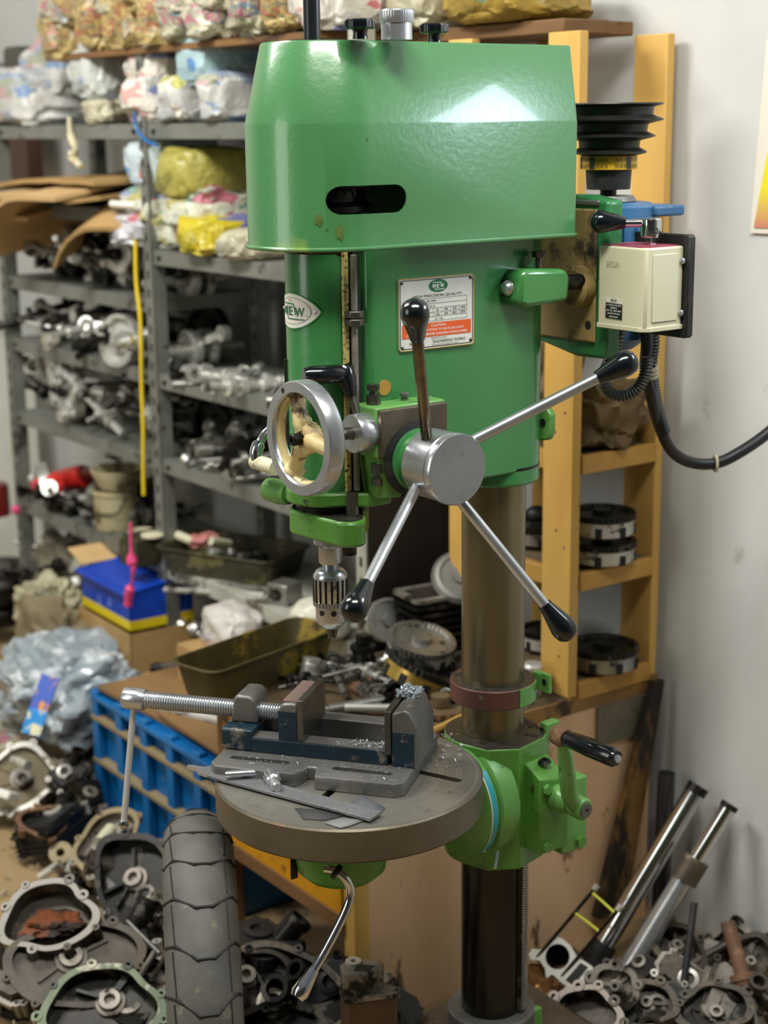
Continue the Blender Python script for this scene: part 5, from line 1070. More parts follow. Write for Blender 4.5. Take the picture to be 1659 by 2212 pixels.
bag(1120, 1.803, .17, 240, 90, SACK, 120, 'tan plastic sack bulging on the board above the rack', .24, amp=.1); bag(960, 1.803, .17, 180, 100, CREAMB, 121, 'cream sack on the rack board left of the tan sack', .24); bag(830, 1.803, .17, 110, 100, BAGY, 122, 'yellow and white packet behind the chrome filler cap', .2)
# clutch drums
SLOTM = mat('slot_black', '#0c0c0b', .7)
def drum(loc, rot, r_, h, m_, mt, label, n=8, group='clutch drums'):
    e = thing('clutch_drum', label, 'clutch drum', loc, rot, group)
    part('basket', MB().lathe([(0, .008), (r_*.9, .008), (r_, .012), (r_, h), (r_*.93, h), (r_*.93, .014), (0, .014)], n=48), m_, e)
    for i in range(n):
        a = 2*math.pi*(i+.3)/n; part('slot', MB().box((r_*math.cos(a), r_*math.sin(a), h*.52), (.004, r_*.20, h*.50), rot=(0, 0, a)), SLOTM, e)
    part('gear_ring', MB().lathe([(0, h), (r_*1.04, h), (r_*1.04, h+.012), (r_*.9, h+.012), (r_*.85, h+.006), (r_*.3, h+.006), (r_*.28, h+.016), (0, h+.016)], n=120, wob=lambda a, z: 1+.012*(1 if math.sin(40*a) > 0 else -1)), mt, e); return e
dz = lambda z: .5305+z+.0221
drum(W(ws(1300, .15, .8), .15, dz(.225)), (0, 0, .3), .064, .038, ALUB, DARKI, 'grey slotted clutch drum, lower of two on the middle rack shelf'); drum(W(ws(1300, .15, .85), .15, dz(.279)), (0, 0, 1.1), .063, .040, ALUB, DARKI, 'grey slotted clutch drum stacked on another on the middle rack shelf')
drum(W(ws(1165, .15, .8), .15, dz(.225)), (0, 0, .5), .060, .036, JM[1], DARKI, 'dark clutch drum on the middle rack shelf next to the column')
drum(W(ws(1303, .14, .6), .14, dz(.005)), (0, 0, .9), .068, .040, JM[1], DARKI, 'clutch drum with a black gear on the bottom rack shelf'); drum(W(ws(1185, .14, .6), .15, dz(.005)), (0, 0, .5), .05, .036, ALUB, DARKI, 'small bright clutch drum on the bottom rack shelf behind the lever knob')
o = part('dark_knob', MB().ball((0, 0, 0), .022, 3, (1.1, 1, .8)), BLACKM); o.location = W(ws(1160, .15, .9), .15, dz(.225)+.063); tag(o, 'dark rounded cap on the drum next to the column', 'cap')
o = part('canvas_sack', crumple(.17, .16, .14, 130, 4, .24), mat('brown_canvas', '#6e5a36', .8, col2='#4c3c24', scale=6, spots='#8a7448', sp_scale=8)); tag(o, 'crumpled brown canvas sack on the upper rack shelf', 'sack'); o.location = W(ws(1290, .15, 1.05), .15, dz(.455)); o.rotation_euler = (0, 0, ANG_W+.3)
o = part('canvas_sack', crumple(.14, .14, .22, 131, 4, .24), mat('brown_canvas2', '#62523a', .8, col2='#453824', scale=6)); tag(o, 'tall brown cloth bundle on the upper rack shelf beside the drill head', 'sack'); o.location = W(ws(1180, .15, 1.05), .15, dz(.455))
# bench-top parts
def bt(px, py, z=.532): return atz(px, py, z)
drum(W(ws(902, .44, .6), .44, .585), (.25, .1, .4), .066, .036, ALUB, JM[1], 'bright slotted clutch drum tilted on the bench pile', 9)
drum(W(ws(893, .50, .6), .50, .552), (.10, .45, .5), .072, .040, BRASS, DARKI, 'yellowed clutch drum leaning under the bright one on the bench', 9)
drum(W(ws(825, .38, .6), .38, .60), (1.2, .3, .3), .045, .030, JM[3], JM[1], 'small toothed clutch drum behind the black lever knob', 8)
EB = thing('finned_cylinder', 'dark finned engine cylinder with a round cover behind the column on the bench', 'engine cylinder', W(ws(935, .30, .6), .30, .532), (0, 0, .5))
g = MB()
for i in range(7): g.prism(rrect(-.075, -.06, .075, .06, .012), .02+i*.016, .027+i*.016)
part('cooling_fins', g, DARKI, EB); part('barrel', MB().cyl((0, 0, 0), (0, 0, .13), .045), ALUD, EB)
part('gasket_plate', MB().ring(rrect(-.07, -.055, .07, .055, .012), rrect(-.05, -.038, .05, .038, .01), .13, .137), ALU, EB)
part('round_cover', MB().lathe([(0, 0), (.055, 0), (.062, .012), (.062, .020), (.055, .028), (.046, .030), (.044, .026), (.02, .026), (.018, .030), (0, .030)], (.055, -.02, .155), (-.35, -.75, .75), 48), mat('scuffed_cover', '#8d8c86', .45, .6, col2='#6d6c66', scale=10), EB)
part('cover_neck', MB().cyl((.055, .03, .08), (.055, -.02, .155), .05, .056), ALUD, EB)
def gearstack(p, rs, m_, label, rot=(0, 0, 0)):
    e = thing('gear_cluster', label, 'gears', p, rot); z = 0
    for r_, h in rs: part('gear', MB().lathe([(0, z), (r_, z), (r_, z+h), (0, z+h)], n=90, wob=lambda a, z_: 1+.05*(1 if math.sin(18*a) > 0 else -1)), m_, e); z += h+.002
    return e
gearstack(bt(785, 1445), ((.028, .012), (.026, .012), (.022, .012), (.026, .010), (.014, .020)), DARKI, 'dark cluster of stacked gears standing on the bench left of the drums')
gearstack(bt(952, 1560), ((.052, .008),), RUST, 'dark toothed ring under the tan gear beside the vise'); 
gearstack(bt(952, 1548)+Vector((0, 0, .011)), ((.050, .010), (.018, .020)), mat('tan_gear', '#8f7c60', .5, .4, col2='#776548', scale=12), 'tan gear wheel with a dark pinion beside the vise jaw')
gearstack(bt(800, 1490), ((.04, .008), (.02, .008)), RUST, 'brown flat gear on the bench behind the vise')
gearstack(bt(690, 1460), ((.03, .012), (.018, .014)), JM[1], 'grey gear on the bench near the long tray')
e = thing('clear_ring', 'grey translucent ring lying on the bench behind the fixed jaw', 'ring', bt(875, 1505)); part('ring', MB().lathe([(.033, 0), (.042, 0), (.042, .028), (.033, .028), (.033, 0)], n=36), mat('cloudy_plastic', '#9fa5a4', .2, col2='#7c8284', scale=12), e)
for k, (a_, b_, r_, m_, lb) in enumerate((((728, 1452), (1000, 1456), .0035, JM[0], 'thin bright rod lying across the bench'), ((706, 1415), (745, 1500), .007, JM[1], 'grey rod pointing at the vise behind the moving jaw'),
    ((690, 1535), (900, 1500), .009, JM[1], 'dark grey pipe lying behind the vise'), ((745, 1528), (880, 1530), .008, JM[3], 'pale steel bar directly behind the vise'), ((640, 1500), (700, 1545), .006, DARKI, 'dark short rod at the left of the pipe'), ((910, 1590), (1005, 1545), .006, WOOD, 'yellow wooden strip beside the column foot'), ((1118, 1448), (1160, 1475), .006, JM[0], 'short steel pin lying behind the stop ring'))):
    tag(part('steel_rod', MB().cyl(bt(*a_, .545), bt(*b_, .545), r_, n=12), m_), lb, 'rod')
_pts = []
for k in range(70):
    px, py = R.uniform(640, 1150), R.uniform(1380, 1540); w3 = wloc(bt(px, py))
    if not (0.02 < w3.x < .45 and .05 < w3.y < .75) or (w3.x < .38 and w3.y < .26): continue
    _pts.append((px, py))
_pts = sorted(_pts)[:44]
for k, (px, py) in enumerate(_pts):
    r = R; kind = r.choice(['valve', 'loose_gear', 'ring_spring', 'connecting_rod', 'spindle_rod', 'piston', 'gear_shaft']); mi = r.choice([1, 2, 2, 1, 0])
    junk(kind, mi, bt(px, py, .532)+Vector((0, 0, .018)), (r.uniform(0, 6) if kind not in ('loose_gear', 'piston') else r.uniform(-.3, .3), r.uniform(-.2, .2), r.uniform(0, 6)), r.uniform(.5, .9), f'small {ADJ[mi]} {NICE[kind]} on the bench, {ORD[k]} small part from the left', 'small parts strewn over the bench')
o = tag(part('silver_cup', MB().lathe([(0, 0), (.018, 0), (.022, .06), (.016, .065), (0, .066)], n=24), ALUB), 'silvery cup on the bench just right of the stop ring', 'cup'); o.location = bt(1150, 1500)
# ------------------------------------------------------------------ blue crate with plywood lids
CS0, CS1, CT0, CT1, CH = .50, 1.13, .40, .715, .335
CR = thing('blue_crate', 'big blue plastic crate on the floor left of the bench', 'crate', W(CS0, CT0, 0), (0, 0, ANG_W)); Lc, Dc = CS1-CS0, CT1-CT0
part('crate_walls', MB().b2((0, Dc-.012, 0), (Lc, Dc, CH)).b2((0, 0, 0), (Lc, .012, CH)).b2((0, 0, 0), (.012, Dc, CH)).b2((Lc-.012, 0, 0), (Lc, Dc, CH)).b2((0, 0, 0), (Lc, Dc, .01)), BLUEC, CR)
for i in range(6):
    x = i*(Lc-.03)/5; part('crate_rib', MB().b2((x, Dc, 0), (x+.030, Dc+.022, CH)), BLUEC, CR, bevel=.003)
for z in (.003, .155, .262, CH-.022): part('crate_ledge', MB().b2((0, Dc, z), (Lc, Dc+.024, z+.012)), mat('dusty_crate_ledge', '#8a7a58', .7, spots='#1a5ca8', sp_scale=12, sp_thr=.62) if z in (.155, .262) else BLUEC, CR, bevel=.002)
for k, (a, b, c_, d, z, rz) in enumerate(((.10, .60, -.05, .30, .338, .05), (-.02, .30, .0, .33, .352, -.04))):
    o = tag(part('plywood_lid', MB().b2((a, c_, 0), (b, d, .010)), PLYTOP, bevel=.001), ('brown plywood sheet covering the far end of the blue crate', 'second plywood sheet overlapping the near end of the crate')[k], 'plywood'); o.location = W(CS0+.02, CT0+.0, z+.0 if k == 0 else z); o.rotation_euler = (0, 0, ANG_W+rz)
tag(part('grey_bar', MB().cyl(W(.86, .70, .362), W(.66, .64, .370), .012), JM[3]), 'grey tube on the crate lid edge', 'tube')
# ------------------------------------------------------------------ tyre
TY = thing('motorcycle_tyre', 'worn grey motorcycle tyre standing upright under the round table', 'tyre', (-.290, 2.25, .292), (0, 0, math.radians(7.5)))
TRd, TW = .292, .052
def tyre_pt(a, u, off=0):   # a: angle round the wheel (0 = toward the camera, up positive), u: -1..1 across
    th = u*1.25; r_ = TRd-.048+(.048+off)*math.cos(th); x = (TW+off)*math.sin(th)*1.05
    return Vector((x, -r_*math.cos(a), r_*math.sin(a)))
g = MB(); nA, nU = 96, 18; grid = [[g.bm.verts.new(tyre_pt(2*math.pi*i/nA, -1.35+2.7*j/nU)) for j in range(nU+1)] for i in range(nA)]
inn = [[g.bm.verts.new(Vector((s_*.034, -(.205)*math.cos(2*math.pi*i/nA), .205*math.sin(2*math.pi*i/nA)))) for s_ in (-1, 1)] for i in range(nA)]
for i in range(nA):
    k = (i+1) % nA
    for j in range(nU): g.bm.faces.new((grid[i][j], grid[k][j], grid[k][j+1], grid[i][j+1]))
    g.bm.faces.new((grid[i][0], grid[k][0], inn[k][0], inn[i][0])); g.bm.faces.new((grid[i][nU], grid[k][nU], inn[k][1], inn[i][1])); g.bm.faces.new((inn[i][0], inn[k][0], inn[k][1], inn[i][1]))
ty = part('tyre_body', g, RUBBER, TY)
ng = 24; gm = MB()
def groove(m_, pts, w_, off=.0007):
    m_.tube([tyre_pt(a, u, off) for a, u in pts], w_, 5)
for i in range(ng):
    a = 2*math.pi*i/ng; da = 2*math.pi/ng
    gq = MB(); groove(gq, [(a+.03, -1.02), (a+.01, -.6), (a-.075, -.1), (a-.07, .25), (a+.02, .75), (a+.015, 1.02)], .0028); groove(gq, [(a+.03, .62-.02*(i % 2)), (a+da*.5, .60), (a+da*.98, .58)], .0012); groove(gq, [(a+.02, -.62), (a+da*.5, -.66), (a+da*.95, -.70)], .0012)
    part('tread_groove', gq, GROOVE, TY)
# ------------------------------------------------------------------ crankcases and castings
def casting(name, label, cat, loc, nrm, R_, h, seed, m_, rim=ALUB, spin=0, sx=1., nb=7, inner=None, floor=True, bear=True, wall=.008, extra=True):
    loc = Vector(loc); loc.z = max(loc.z, .035); r = random.Random(seed); q = Vector(nrm).to_track_quat('Z', 'Y'); e = thing(name, label, cat, loc); e.rotation_euler = (q @ Euler((0, 0, spin)).to_quaternion()).to_euler()
    n_ = 72; ph = [r.uniform(0, 6) for _ in range(4)]
    rad = lambda a: R_*(1+.13*math.sin(2*a+ph[0])+.08*math.sin(3*a+ph[1])+.04*math.sin(5*a+ph[2]))
    o_ = [((rad(2*math.pi*i/n_)+0)*math.cos(2*math.pi*i/n_)*sx, rad(2*math.pi*i/n_)*math.sin(2*math.pi*i/n_)) for i in range(n_)]
    k_ = (R_-wall)/R_; i_ = [(x*k_, y*k_) for x, y in o_]
    g_ = MB(); g_.ring(o_, i_, 0, h)
    if floor: g_.prism([(x*.99, y*.99) for x, y in o_], -.006, .004)
    if extra: g_.prism([(x*.8, y*.8) for x, y in o_], -.035, -.004, top=[(x*.95, y*.95) for x, y in o_])
    part('shell', g_, m_, e, bevel=.0015); part('gasket_rim', MB().ring([(x*1.02, y*1.02) for x, y in o_], [(x*(k_-.02), y*(k_-.02)) for x, y in o_], h, h+.004), rim, e)
    for b in range(nb):
        a = 2*math.pi*(b+r.uniform(-.2, .2))/nb; R2 = rad(a)*1.03; c = Vector((R2*math.cos(a)*sx, R2*math.sin(a), 0)); rr_ = r.uniform(.007, .011)
        bb = part('screw_boss', MB().lathe([(rr_*.45, h+.006), (rr_, h+.006), (rr_*1.05, h*.3), (0, h*.2)][::-1]+[(rr_*.45, h-.004), (0, h-.004)], c, n=14), rim if r.random() < .6 else m_, e)
    if bear:
        c = Vector((r.uniform(-.2, .2)*R_, r.uniform(-.2, .2)*R_, 0)); part('bearing_seat', MB().lathe([(0, .010), (R_*.12, .010), (R_*.13, .022), (R_*.24, .022), (R_*.26, .012), (R_*.34, .010), (R_*.36, .003)], c, n=32), ALU, e)
        for b in range(3):
            a = r.uniform(0, 6); part('rib', MB().box((c.x+math.cos(a)*R_*.55, c.y+math.sin(a)*R_*.55, h*.3), (R_*.55, .006, h*.5), rot=(0, 0, a)), m_, e)
    return e
CC = 'crankcase'
casting('crankcase', 'large crankcase half with a rust-brown cavity on the floor at lower left', CC, atz(115, 2005, .16), (-.10, -.80, 1.2), .072, .045, 5, ALUD, mat('grey_rim', '#77746c', .5, .4), .6, 1.25, 8, bear=False)
o = part('rust_cavity', crumple(.105, .085, .02, 140, 4, .3), mat('orange_rust', '#7a3f14', .7, col2='#3a1a10', scale=16, spots='#1c100a', sp_scale=18, sp_thr=.56)); o.location = atz(118, 2003, .172); tag(o, 'orange rusty sludge inside the large crankcase half', 'rust', kind='stuff')
casting('crankcase', 'dark crankcase cover with a ringed bearing boss below the rusty one', CC, atz(165, 2090, .12), (.15, -.85, 1.0), .088, .018, 8, ALUD, ALUD, 0., 1.25, 6)
casting('crankcase', 'open case with green-edged gasket at the bottom left of the floor', CC, atz(225, 2190, .07), (.0, -.75, 1.1), .080, .035, 12, DARKI, mat('green_gasket', '#7c8a6c', .6, col2='#5c6a54', scale=20, spots='#c0bca8', sp_scale=20), 0.3, 1.25, 8)
casting('engine_cover', 'pale thin clutch cover leaning at the far left edge of the floor', 'engine cover', atz(35, 1690, .09), (.30, -.9, .8), .082, .016, 21, mat('tan_inner', '#7d7053', .6, col2='#6a5e42', scale=6), ALUB, .4, 1.1, 9, extra=False)
casting('gearbox_case', 'sand-coloured gearbox casting on the floor in front of the blue crate', 'gearbox case', atz(235, 1840, .10), (.1, -.6, 1.2), .070, .025, 31, ALU, mat('sand_face', '#a0916c', .6, col2='#857654', scale=12), .9, 1.3, 7)
casting('gearbox_case', 'black oily chain case wedged beside the tyre', 'gearbox case', atz(300, 1915, .14), (-.3, -.75, .9), .078, .03, 33, DARKI, DARKI, -.6, 1.5, 5)
casting('crankcase', 'small brown bearing carrier tucked against the tyre', CC, atz(352, 1990, .12), (-.6, -.8, .6), .042, .025, 35, ALU, ALU, 0, 1., 6)
casting('engine_block', 'black boxy engine block with a worn top on the left floor', 'engine block', atz(95, 1790, .08), (.1, -.35, 1.2), .050, .02, 37, BLACKM, RUST, .3, 1.2, 4, bear=False)
casting('clutch_cover', 'dark round clutch cover beside the blue crate corner', 'clutch cover', atz(190, 1660, .08), (.0, -.9, .7), .050, .02, 39, DARKI, ALUD, 0, 1., 6)
casting('crankcase', 'greasy casting with bolt ears behind the tyre foot', CC, atz(330, 2130, .05), (-.1, -.7, 1.), .055, .03, 41, ALUD, ALU, .2, 1.3, 6)
for k, (p0_, p1_, z0_, z1_, r_, m_, lb) in enumerate((((275, 1990), (345, 2060), .17, .15, .004, JM[1], 'bent brake rod crossing behind the tyre'), ((335, 2055), (270, 2160), .15, .07, .0055, ALU, 'sand-coloured rod slanting towards the gasket case'), ((362, 2055), (320, 2130), .15, .08, .005, ALU, 'second sand-coloured rod next to the tyre'),
    ((85, 1895), (132, 1865), .02, .05, .010, ALUB, 'whitish lever lying before the gearbox case'), ((150, 1905), (175, 1925), .02, .02, .009, ALUB, 'small white clip on the floor before the gearbox case'), ((30, 1640), (60, 1655), .16, .16, .012, ALUB, 'pale arm of the clutch cover'), ((165, 1740), (172, 1690), .06, .12, .012, ALUB, 'white cylinder sleeve near the crate corner'), ((215, 1820), (240, 1790), .12, .13, .014, IVORY, 'cream plastic cap on the gearbox casting'))):
    tag(part('loose_rod', MB().cyl(atz(*p0_, z0_), atz(*p1_, z1_), r_, n=12), m_), lb, 'rod')
e = thing('ring_link', 'sand-coloured ring link lying left of the gearbox casting', 'link', atz(132, 1845, .05)); e.rotation_euler = Vector((.0, -.7, .8)).to_track_quat('Z', 'Y').to_euler(); part('eye', MB().lathe([(.010, -.01), (.026, -.01), (.026, .01), (.010, .01), (.010, -.01)], n=24), mat('sand_face', '#a0916c'), e)
# misc heap at far left behind
o = part('film_heap', crumple(.50, .34, .21, 150, 5, .20), FILM, ang=22); o.location = W(ws(150, .64, .2), .64, .13); o.rotation_euler = (0, 0, ANG_W-.1); tag(o, 'big crumpled heap of clear grey plastic film below the shelving', 'plastic film')
o = tag(part('sunken_carton', MB().b2((-.17, -.11, 0), (.17, .11, .13)), mat('grimy_carton', '#6f5c3c', .8, col2='#54452c', scale=8)), 'grimy flattened carton under the plastic film heap', 'box'); o.location = W(ws(160, .62, .2), .62, .0); o.rotation_euler = (0, 0, ANG_W)
o = part('cream_bag', crumple(.20, .16, .15, 151, 5, .24), printmat('cream_paper', '#b4ae90', ['#cac5a8', '#9c9678'], .4, 14), ang=25); o.location = W(ws(105, .50, .3), .50, .24); o.rotation_euler = (0, 0, ANG_W); tag(o, 'crumpled cream paper bag behind the plastic film heap', 'bag')
o = part('grey_rag', crumple(.30, .14, .22, 152, 4, .3), mat('beige_rag', '#8c8064', .8, col2='#6f6449', scale=9)); o.location = W(ws(120, .56, .3), .56, .16); o.rotation_euler = (0, 0, ANG_W); tag(o, 'beige rag hanging down beside the brown carton', 'rag')
o = part('packet', MB().box((0, 0, 0), (.05, .11, .005)), mat('blue_purple_packet', '#3f6cc0', .35, col2='#5a58b0', scale=14, spots='#d89a3c', sp_scale=26, sp_thr=.60), bevel=.001); o.location = W(ont(92, 1510, .86).x, .86, ont(92, 1510, .86).z); o.rotation_euler = (1.0, .1, -.45); tag(o, 'blue and orange packet lying against the plastic film', 'packet')
o = part('packet', MB().box((0, 0, 0), (.05, .06, .005)), mat('sky_packet', '#2b86cc', .35, spots='#d8d4b0', sp_scale=26, sp_thr=.56), bevel=.001); o.location = W(ont(75, 1560, .89).x, .89, ont(75, 1560, .89).z); o.rotation_euler = (1.0, .1, -.4); tag(o, 'light blue packet with a cream disc beside the plastic film', 'packet')
for k, (px, py, w_, h_, m_, lb) in enumerate(((60, 1600, .26, .12, NEWS2, 'crumpled printed paper on the floor below the blue packets'), (150, 1590, .26, .13, CREAMB, 'dusty cream paper heap left of the crate'), (120, 1650, .20, .10, ALU, 'sand-coloured rubble lump near the crate corner'), (20, 1560, .2, .12, NEWS2, 'grey printed paper at the left edge of the floor'), (205, 1560, .14, .12, mat('beige_rag', '#8c8064'), 'beige rag between the film heap and the crate'))):
    o = part('paper_heap', crumple(w_, .2, h_, 160+k, 4, .26), m_, ang=25); p = atz(px, py, .06); o.location = (p.x, p.y, .0); o.rotation_euler = (0, 0, ANG_W+k); tag(o, lb, 'paper')
o = part('white_packet', MB().box((0, 0, 0), (.06, .05, .02)), WHITE, bevel=.004); o.location = atz(8, 1715, .10); o.rotation_euler = (-.5, .1, -.4); tag(o, 'white square packet at the left edge by the clutch cover', 'packet')
_pts = []
while len(_pts) < 26:
    px, py = R.uniform(-10, 330), R.uniform(1640, 1990)
    if px > 120+(py-1640)*.75 or (px < 120 and py > 1820): continue
    _pts.append((px, py))
for k, (px, py) in enumerate(sorted(_pts)):
    r = R; kind = r.choice(['connecting_rod', 'gear_shaft', 'loose_gear', 'piston', 'spindle_rod', 'valve']); mi = r.choice([0, 1, 2, 3, 3])
    junk(kind, mi, atz(px, py, .03), (r.uniform(0, 3), r.uniform(-.4, .4), r.uniform(0, 6)), r.uniform(.7, 1.1), f'{ADJ[mi]} {NICE[kind]} loose on the floor, {ORD[k]} loose one from the left', 'parts strewn over the left floor')
crumbs('floor_debris', 'tiny scraps and grit scattered on the left floor', 'debris', lambda r: atz(r.uniform(-40, 420), r.uniform(1500, 2230), .006), 320, .007, mat('pale_grit', '#a39a80', .7), 9)
# black tyres and pail at far left edge
for k, (px, py, z) in enumerate(((-10, 1310, .10), (-5, 1250, .22))):
    e = thing('stacked_tyre', ('black tyre at the far left edge behind the shelving post', 'upper black tyre at the far left edge')[k], 'tyre', atz(px, py, z)); part('carcass', MB().lathe([(.10+.045*math.cos(t), .045*math.sin(t)) for t in [2*math.pi*i/16 for i in range(17)]], n=36), DARKI, e)
tag(part('red_drum', MB().lathe([(0, 0), (.05, 0), (.05, .09), (.045, .10), (0, .10)], n=28), mat('dark_red_tin', '#6e1c1a', .4)), 'dark red tin beyond the left shelving post', 'tin').location = aty(-12, 1112, 4.9)
tag(part('pink_plug', MB().ball((0, 0, 0), .014, 3), PINK), 'small pink plug on the left shelving post', 'plug').location = W(ws(27, .42, .66), .42, ont(27, 1098, .42).z)
tag(part('pale_board', MB().b2((-.2, -.02, 0), (.2, 0, .9)), WALLC), 'pale board standing beyond the left shelving post', 'board').location = aty(-20, 1290, 5.3)
tag(part('door_board', MB().b2((2.36, .55, 1.45), (2.88, .60, 1.74)), mat('brown_door', '#4e3423', .6, col2='#3f2a1c', scale=5)), 'dark brown wooden panel behind the left shelving sacks', 'panel'); o = bpy.data.objects['door_board']; o.location = W(0, 0, 0); o.rotation_euler = (0, 0, ANG_W); o.location = W(.25, -.45, 0)
# ------------------------------------------------------------------ right-hand clutter
def tubething(name, label, cat, a, b, segs, m_, n=20):
    d = (b-a); L_ = d.length; e = thing(name, label, cat, b); e.rotation_euler = (a-b).to_track_quat('Z', 'Y').to_euler()
    for nm, f0, f1, r0, r1, mm in segs: part(nm, MB().cyl((0, 0, L_*f0), (0, 0, L_*f1), r0, r1, n), mm or m_, e)
    return e
a_ = ont(1510, 1697, .045)
TA = W(a_.x, a_.y, a_.z); TB_ = hit(1285, 2075, A0+U*(-.10), U)
tubething('fork_tube', 'left of two chrome fork tubes leaning on the wall', 'fork tube', TA, TB_, (('chrome_tube', .0, .97, .0205, .0205, CHROME), ('tube_ring', .955, 1.0, .022, .022, DARKI), ('rubber_boot', -.04, .10, .027, .025, BLACKM)), STEEL)
q_ = ont(1578, 1737, .04); TA = W(q_.x, q_.y, q_.z); TB_ = hit(1335, 2130, A0+U*(-.16), U)
tubething('fork_tube', 'right chrome fork tube with a grey clamp halfway', 'fork tube', TA, TB_, (('chrome_tube', .60, .99, .016, .016, CHROME), ('tube_ring', .975, 1.0, .018, .018, DARKI), ('clamp', .58, .70, .027, .027, BROWNI), ('lower_leg', .0, .60, .0215, .0215, STEEL), ('axle_end', -.12, .03, .03, .027, ALU)), STEEL)
DP = hit(1440, 1670, A0+F*.06, F); tubething('steel_pipe', 'dark upright pipe behind the chrome fork tubes', 'pipe', DP, hit(1418, 2120, A0+U*(-.07), U), (('pipe', 0, 1, .0175, .0175, mat('dark_pipe', '#4a4a4c', .3, .7)), ('mouth', .998, 1.001, .014, .014, BLACKM)), STEEL)
tubething('steel_pipe', 'tarnished brown-grey tube standing in front of the wall', 'pipe', hit(1408, 2000, A0+U*(-.12), U), hit(1402, 2300, A0+U*(-.26), U), (('pipe', 0, 1, .0155, .0155, mat('tarnished_tube', '#857c6c', .35, .7, col2='#5f5646', scale=9)),), STEEL)
tubething('axle_shaft', 'rusty-topped axle with a nut at the lower right corner', 'axle', hit(1572, 1992, A0+F*.16, F), hit(1655, 2290, A0+F*.22, F), (('rusty_stub', .60, 1, .0145, .0135, RUST), ('axle_nut', .56, .61, .026, .026, RUST), ('axle_nut', .52, .56, .021, .024, RUST), ('axle_body', 0, .54, .0185, .0175, STEELD)), STEEL)
tubething('black_strap', 'thin black bar slanting down the wall', 'bar', hit(1445, 1955, A0+F*.03, F), hit(1500, 2150, A0+F*.05, F), (('bar', 0, 1, .005, .006, BLACKM),), BLACKM, 8)
PK = thing('leaning_plank', 'dark-edged yellow plank leaning between the bench end and the wall', 'plank', (0, 0, 0))
g = MB(); c4 = [hit(x, y, A0+U*(-.035), U) for x, y in ((1415, 1475), (1436, 1470), (1350, 1985), (1290, 1985))]; lo = [g.bm.verts.new(p) for p in c4]; hi = [g.bm.verts.new(p+U*.018) for p in c4]
g.bm.faces.new(lo); g.bm.faces.new(hi[::-1])
for i in range(4): g.bm.faces.new((lo[i], lo[(i+1) % 4], hi[(i+1) % 4], hi[i]))
part('board', g, mat('smoky_wood', '#7a5a28', .65, col2='#4c3618', scale=7, spots='#1c140a', sp_scale=9, sp_thr=.54, stretch=(1, 1, .4)), PK)
# cylinder head with studs and yellow ties
hp = hit(1215, 2055, A0+U*(-.10), U); nv = (EYEP-hp).normalized()*.75+Vector((-.28, -.1, .25))
HC = thing('engine_cylinder', 'bright-faced engine cylinder with a black bore and yellow-tied studs', 'engine cylinder', hp); HC.rotation_euler = (nv.normalized().to_track_quat('Z', 'Y') @ Euler((0, 0, 0)).to_quaternion()).to_euler(); bpy.context.view_layer.update()
Mi = (Matrix.LocRotScale(hp, HC.rotation_euler.to_quaternion(), None)).inverted(); zn = nv.normalized()
def hl(px, py, h=0): p = Mi @ hit(px, py, hp, zn); return (p.x, p.y, h)
def outline(pxs): return [hl(x, y)[:2] for x, y in pxs]
o1 = outline(((1143, 2062), (1148, 2074), (1166, 2075), (1178, 2092), (1181, 2116), (1190, 2128), (1206, 2126), (1212, 2140), (1238, 2147), (1256, 2134), (1281, 2105), (1280, 2088), (1262, 2076), (1247, 2068), (1232, 2042), (1215, 2028), (1200, 2022), (1190, 2030), (1180, 2048), (1165, 2052), (1150, 2050)))
yy = sum(o_[0]*o1[(i+1) % len(o1)][1]-o1[(i+1) % len(o1)][0]*o_[1] for i, o_ in enumerate(o1)); o1 = o1 if yy > 0 else o1[::-1]
ba = part('barrel', MB().prism([(x*.92+.0, y*.92) for x, y in o1], -.09, -.004), ALU, HC); fc = None
bc = hl(1205, 2067); br = (Vector(hl(1205, 2067))-Vector(hl(1205, 2038))).length*.95
gf = MB(); ovs = [gf.bm.verts.new((x, y, .003)) for x, y in o1]; ivs = [gf.bm.verts.new((bc[0]+br*math.cos(2*math.pi*i/36), bc[1]+br*math.sin(2*math.pi*i/36), .003)) for i in range(36)]
eds = [gf.bm.edges.new((ovs[i], ovs[(i+1) % len(ovs)])) for i in range(len(ovs))]+[gf.bm.edges.new((ivs[i], ivs[(i+1) % 36])) for i in range(36)]
bmesh.ops.triangle_fill(gf.bm, use_beauty=True, use_dissolve=False, edges=eds)
_ex = bmesh.ops.extrude_face_region(gf.bm, geom=list(gf.bm.faces)); bmesh.ops.translate(gf.bm, vec=(0, 0, -.007), verts=[v for v in _ex['geom'] if isinstance(v, bmesh.types.BMVert)])
part('gasket_face', gf, mat('clean_face', '#dddcd2', .4, .2), HC)
cut(ba, [MB().cyl((bc[0], bc[1], -.07), (bc[0], bc[1], .02), br, n=36)]); part('bore', MB().lathe([(br, .002), (br*.98, -.06), (0, -.061)], (bc[0], bc[1], 0), n=36), TANK, HC)
q4 = [hl(*p, .0034) for p in ((1222, 2118), (1255, 2080), (1272, 2090), (1240, 2130))]; g = MB(); g.bm.faces.new([g.bm.verts.new(p) for p in q4]); part('port', g, BLACKM, HC)
part('bolt_hole', MB().lathe([(0, 0), (.006, 0)], hl(1193, 2113, .0034), n=14), BLACKM, HC)
sa, sb = hit(1160, 2068, hp, zn), hit(1213, 2110, hp, zn); off = hit(1283, 1922, hp+zn*.02, zn)-sa
L1 = lambda p: Mi @ p
for s0_ in (sa, sb):
    e0 = s0_+off*(1 if s0_ is sa else .97); part('stud', MB().cyl(L1(s0_), L1(e0), .0035, n=10), DARKI, HC); part('stud_nut', MB().cyl(L1(e0), L1(e0+off.normalized()*.012), .006, n=8), ALUB, HC)
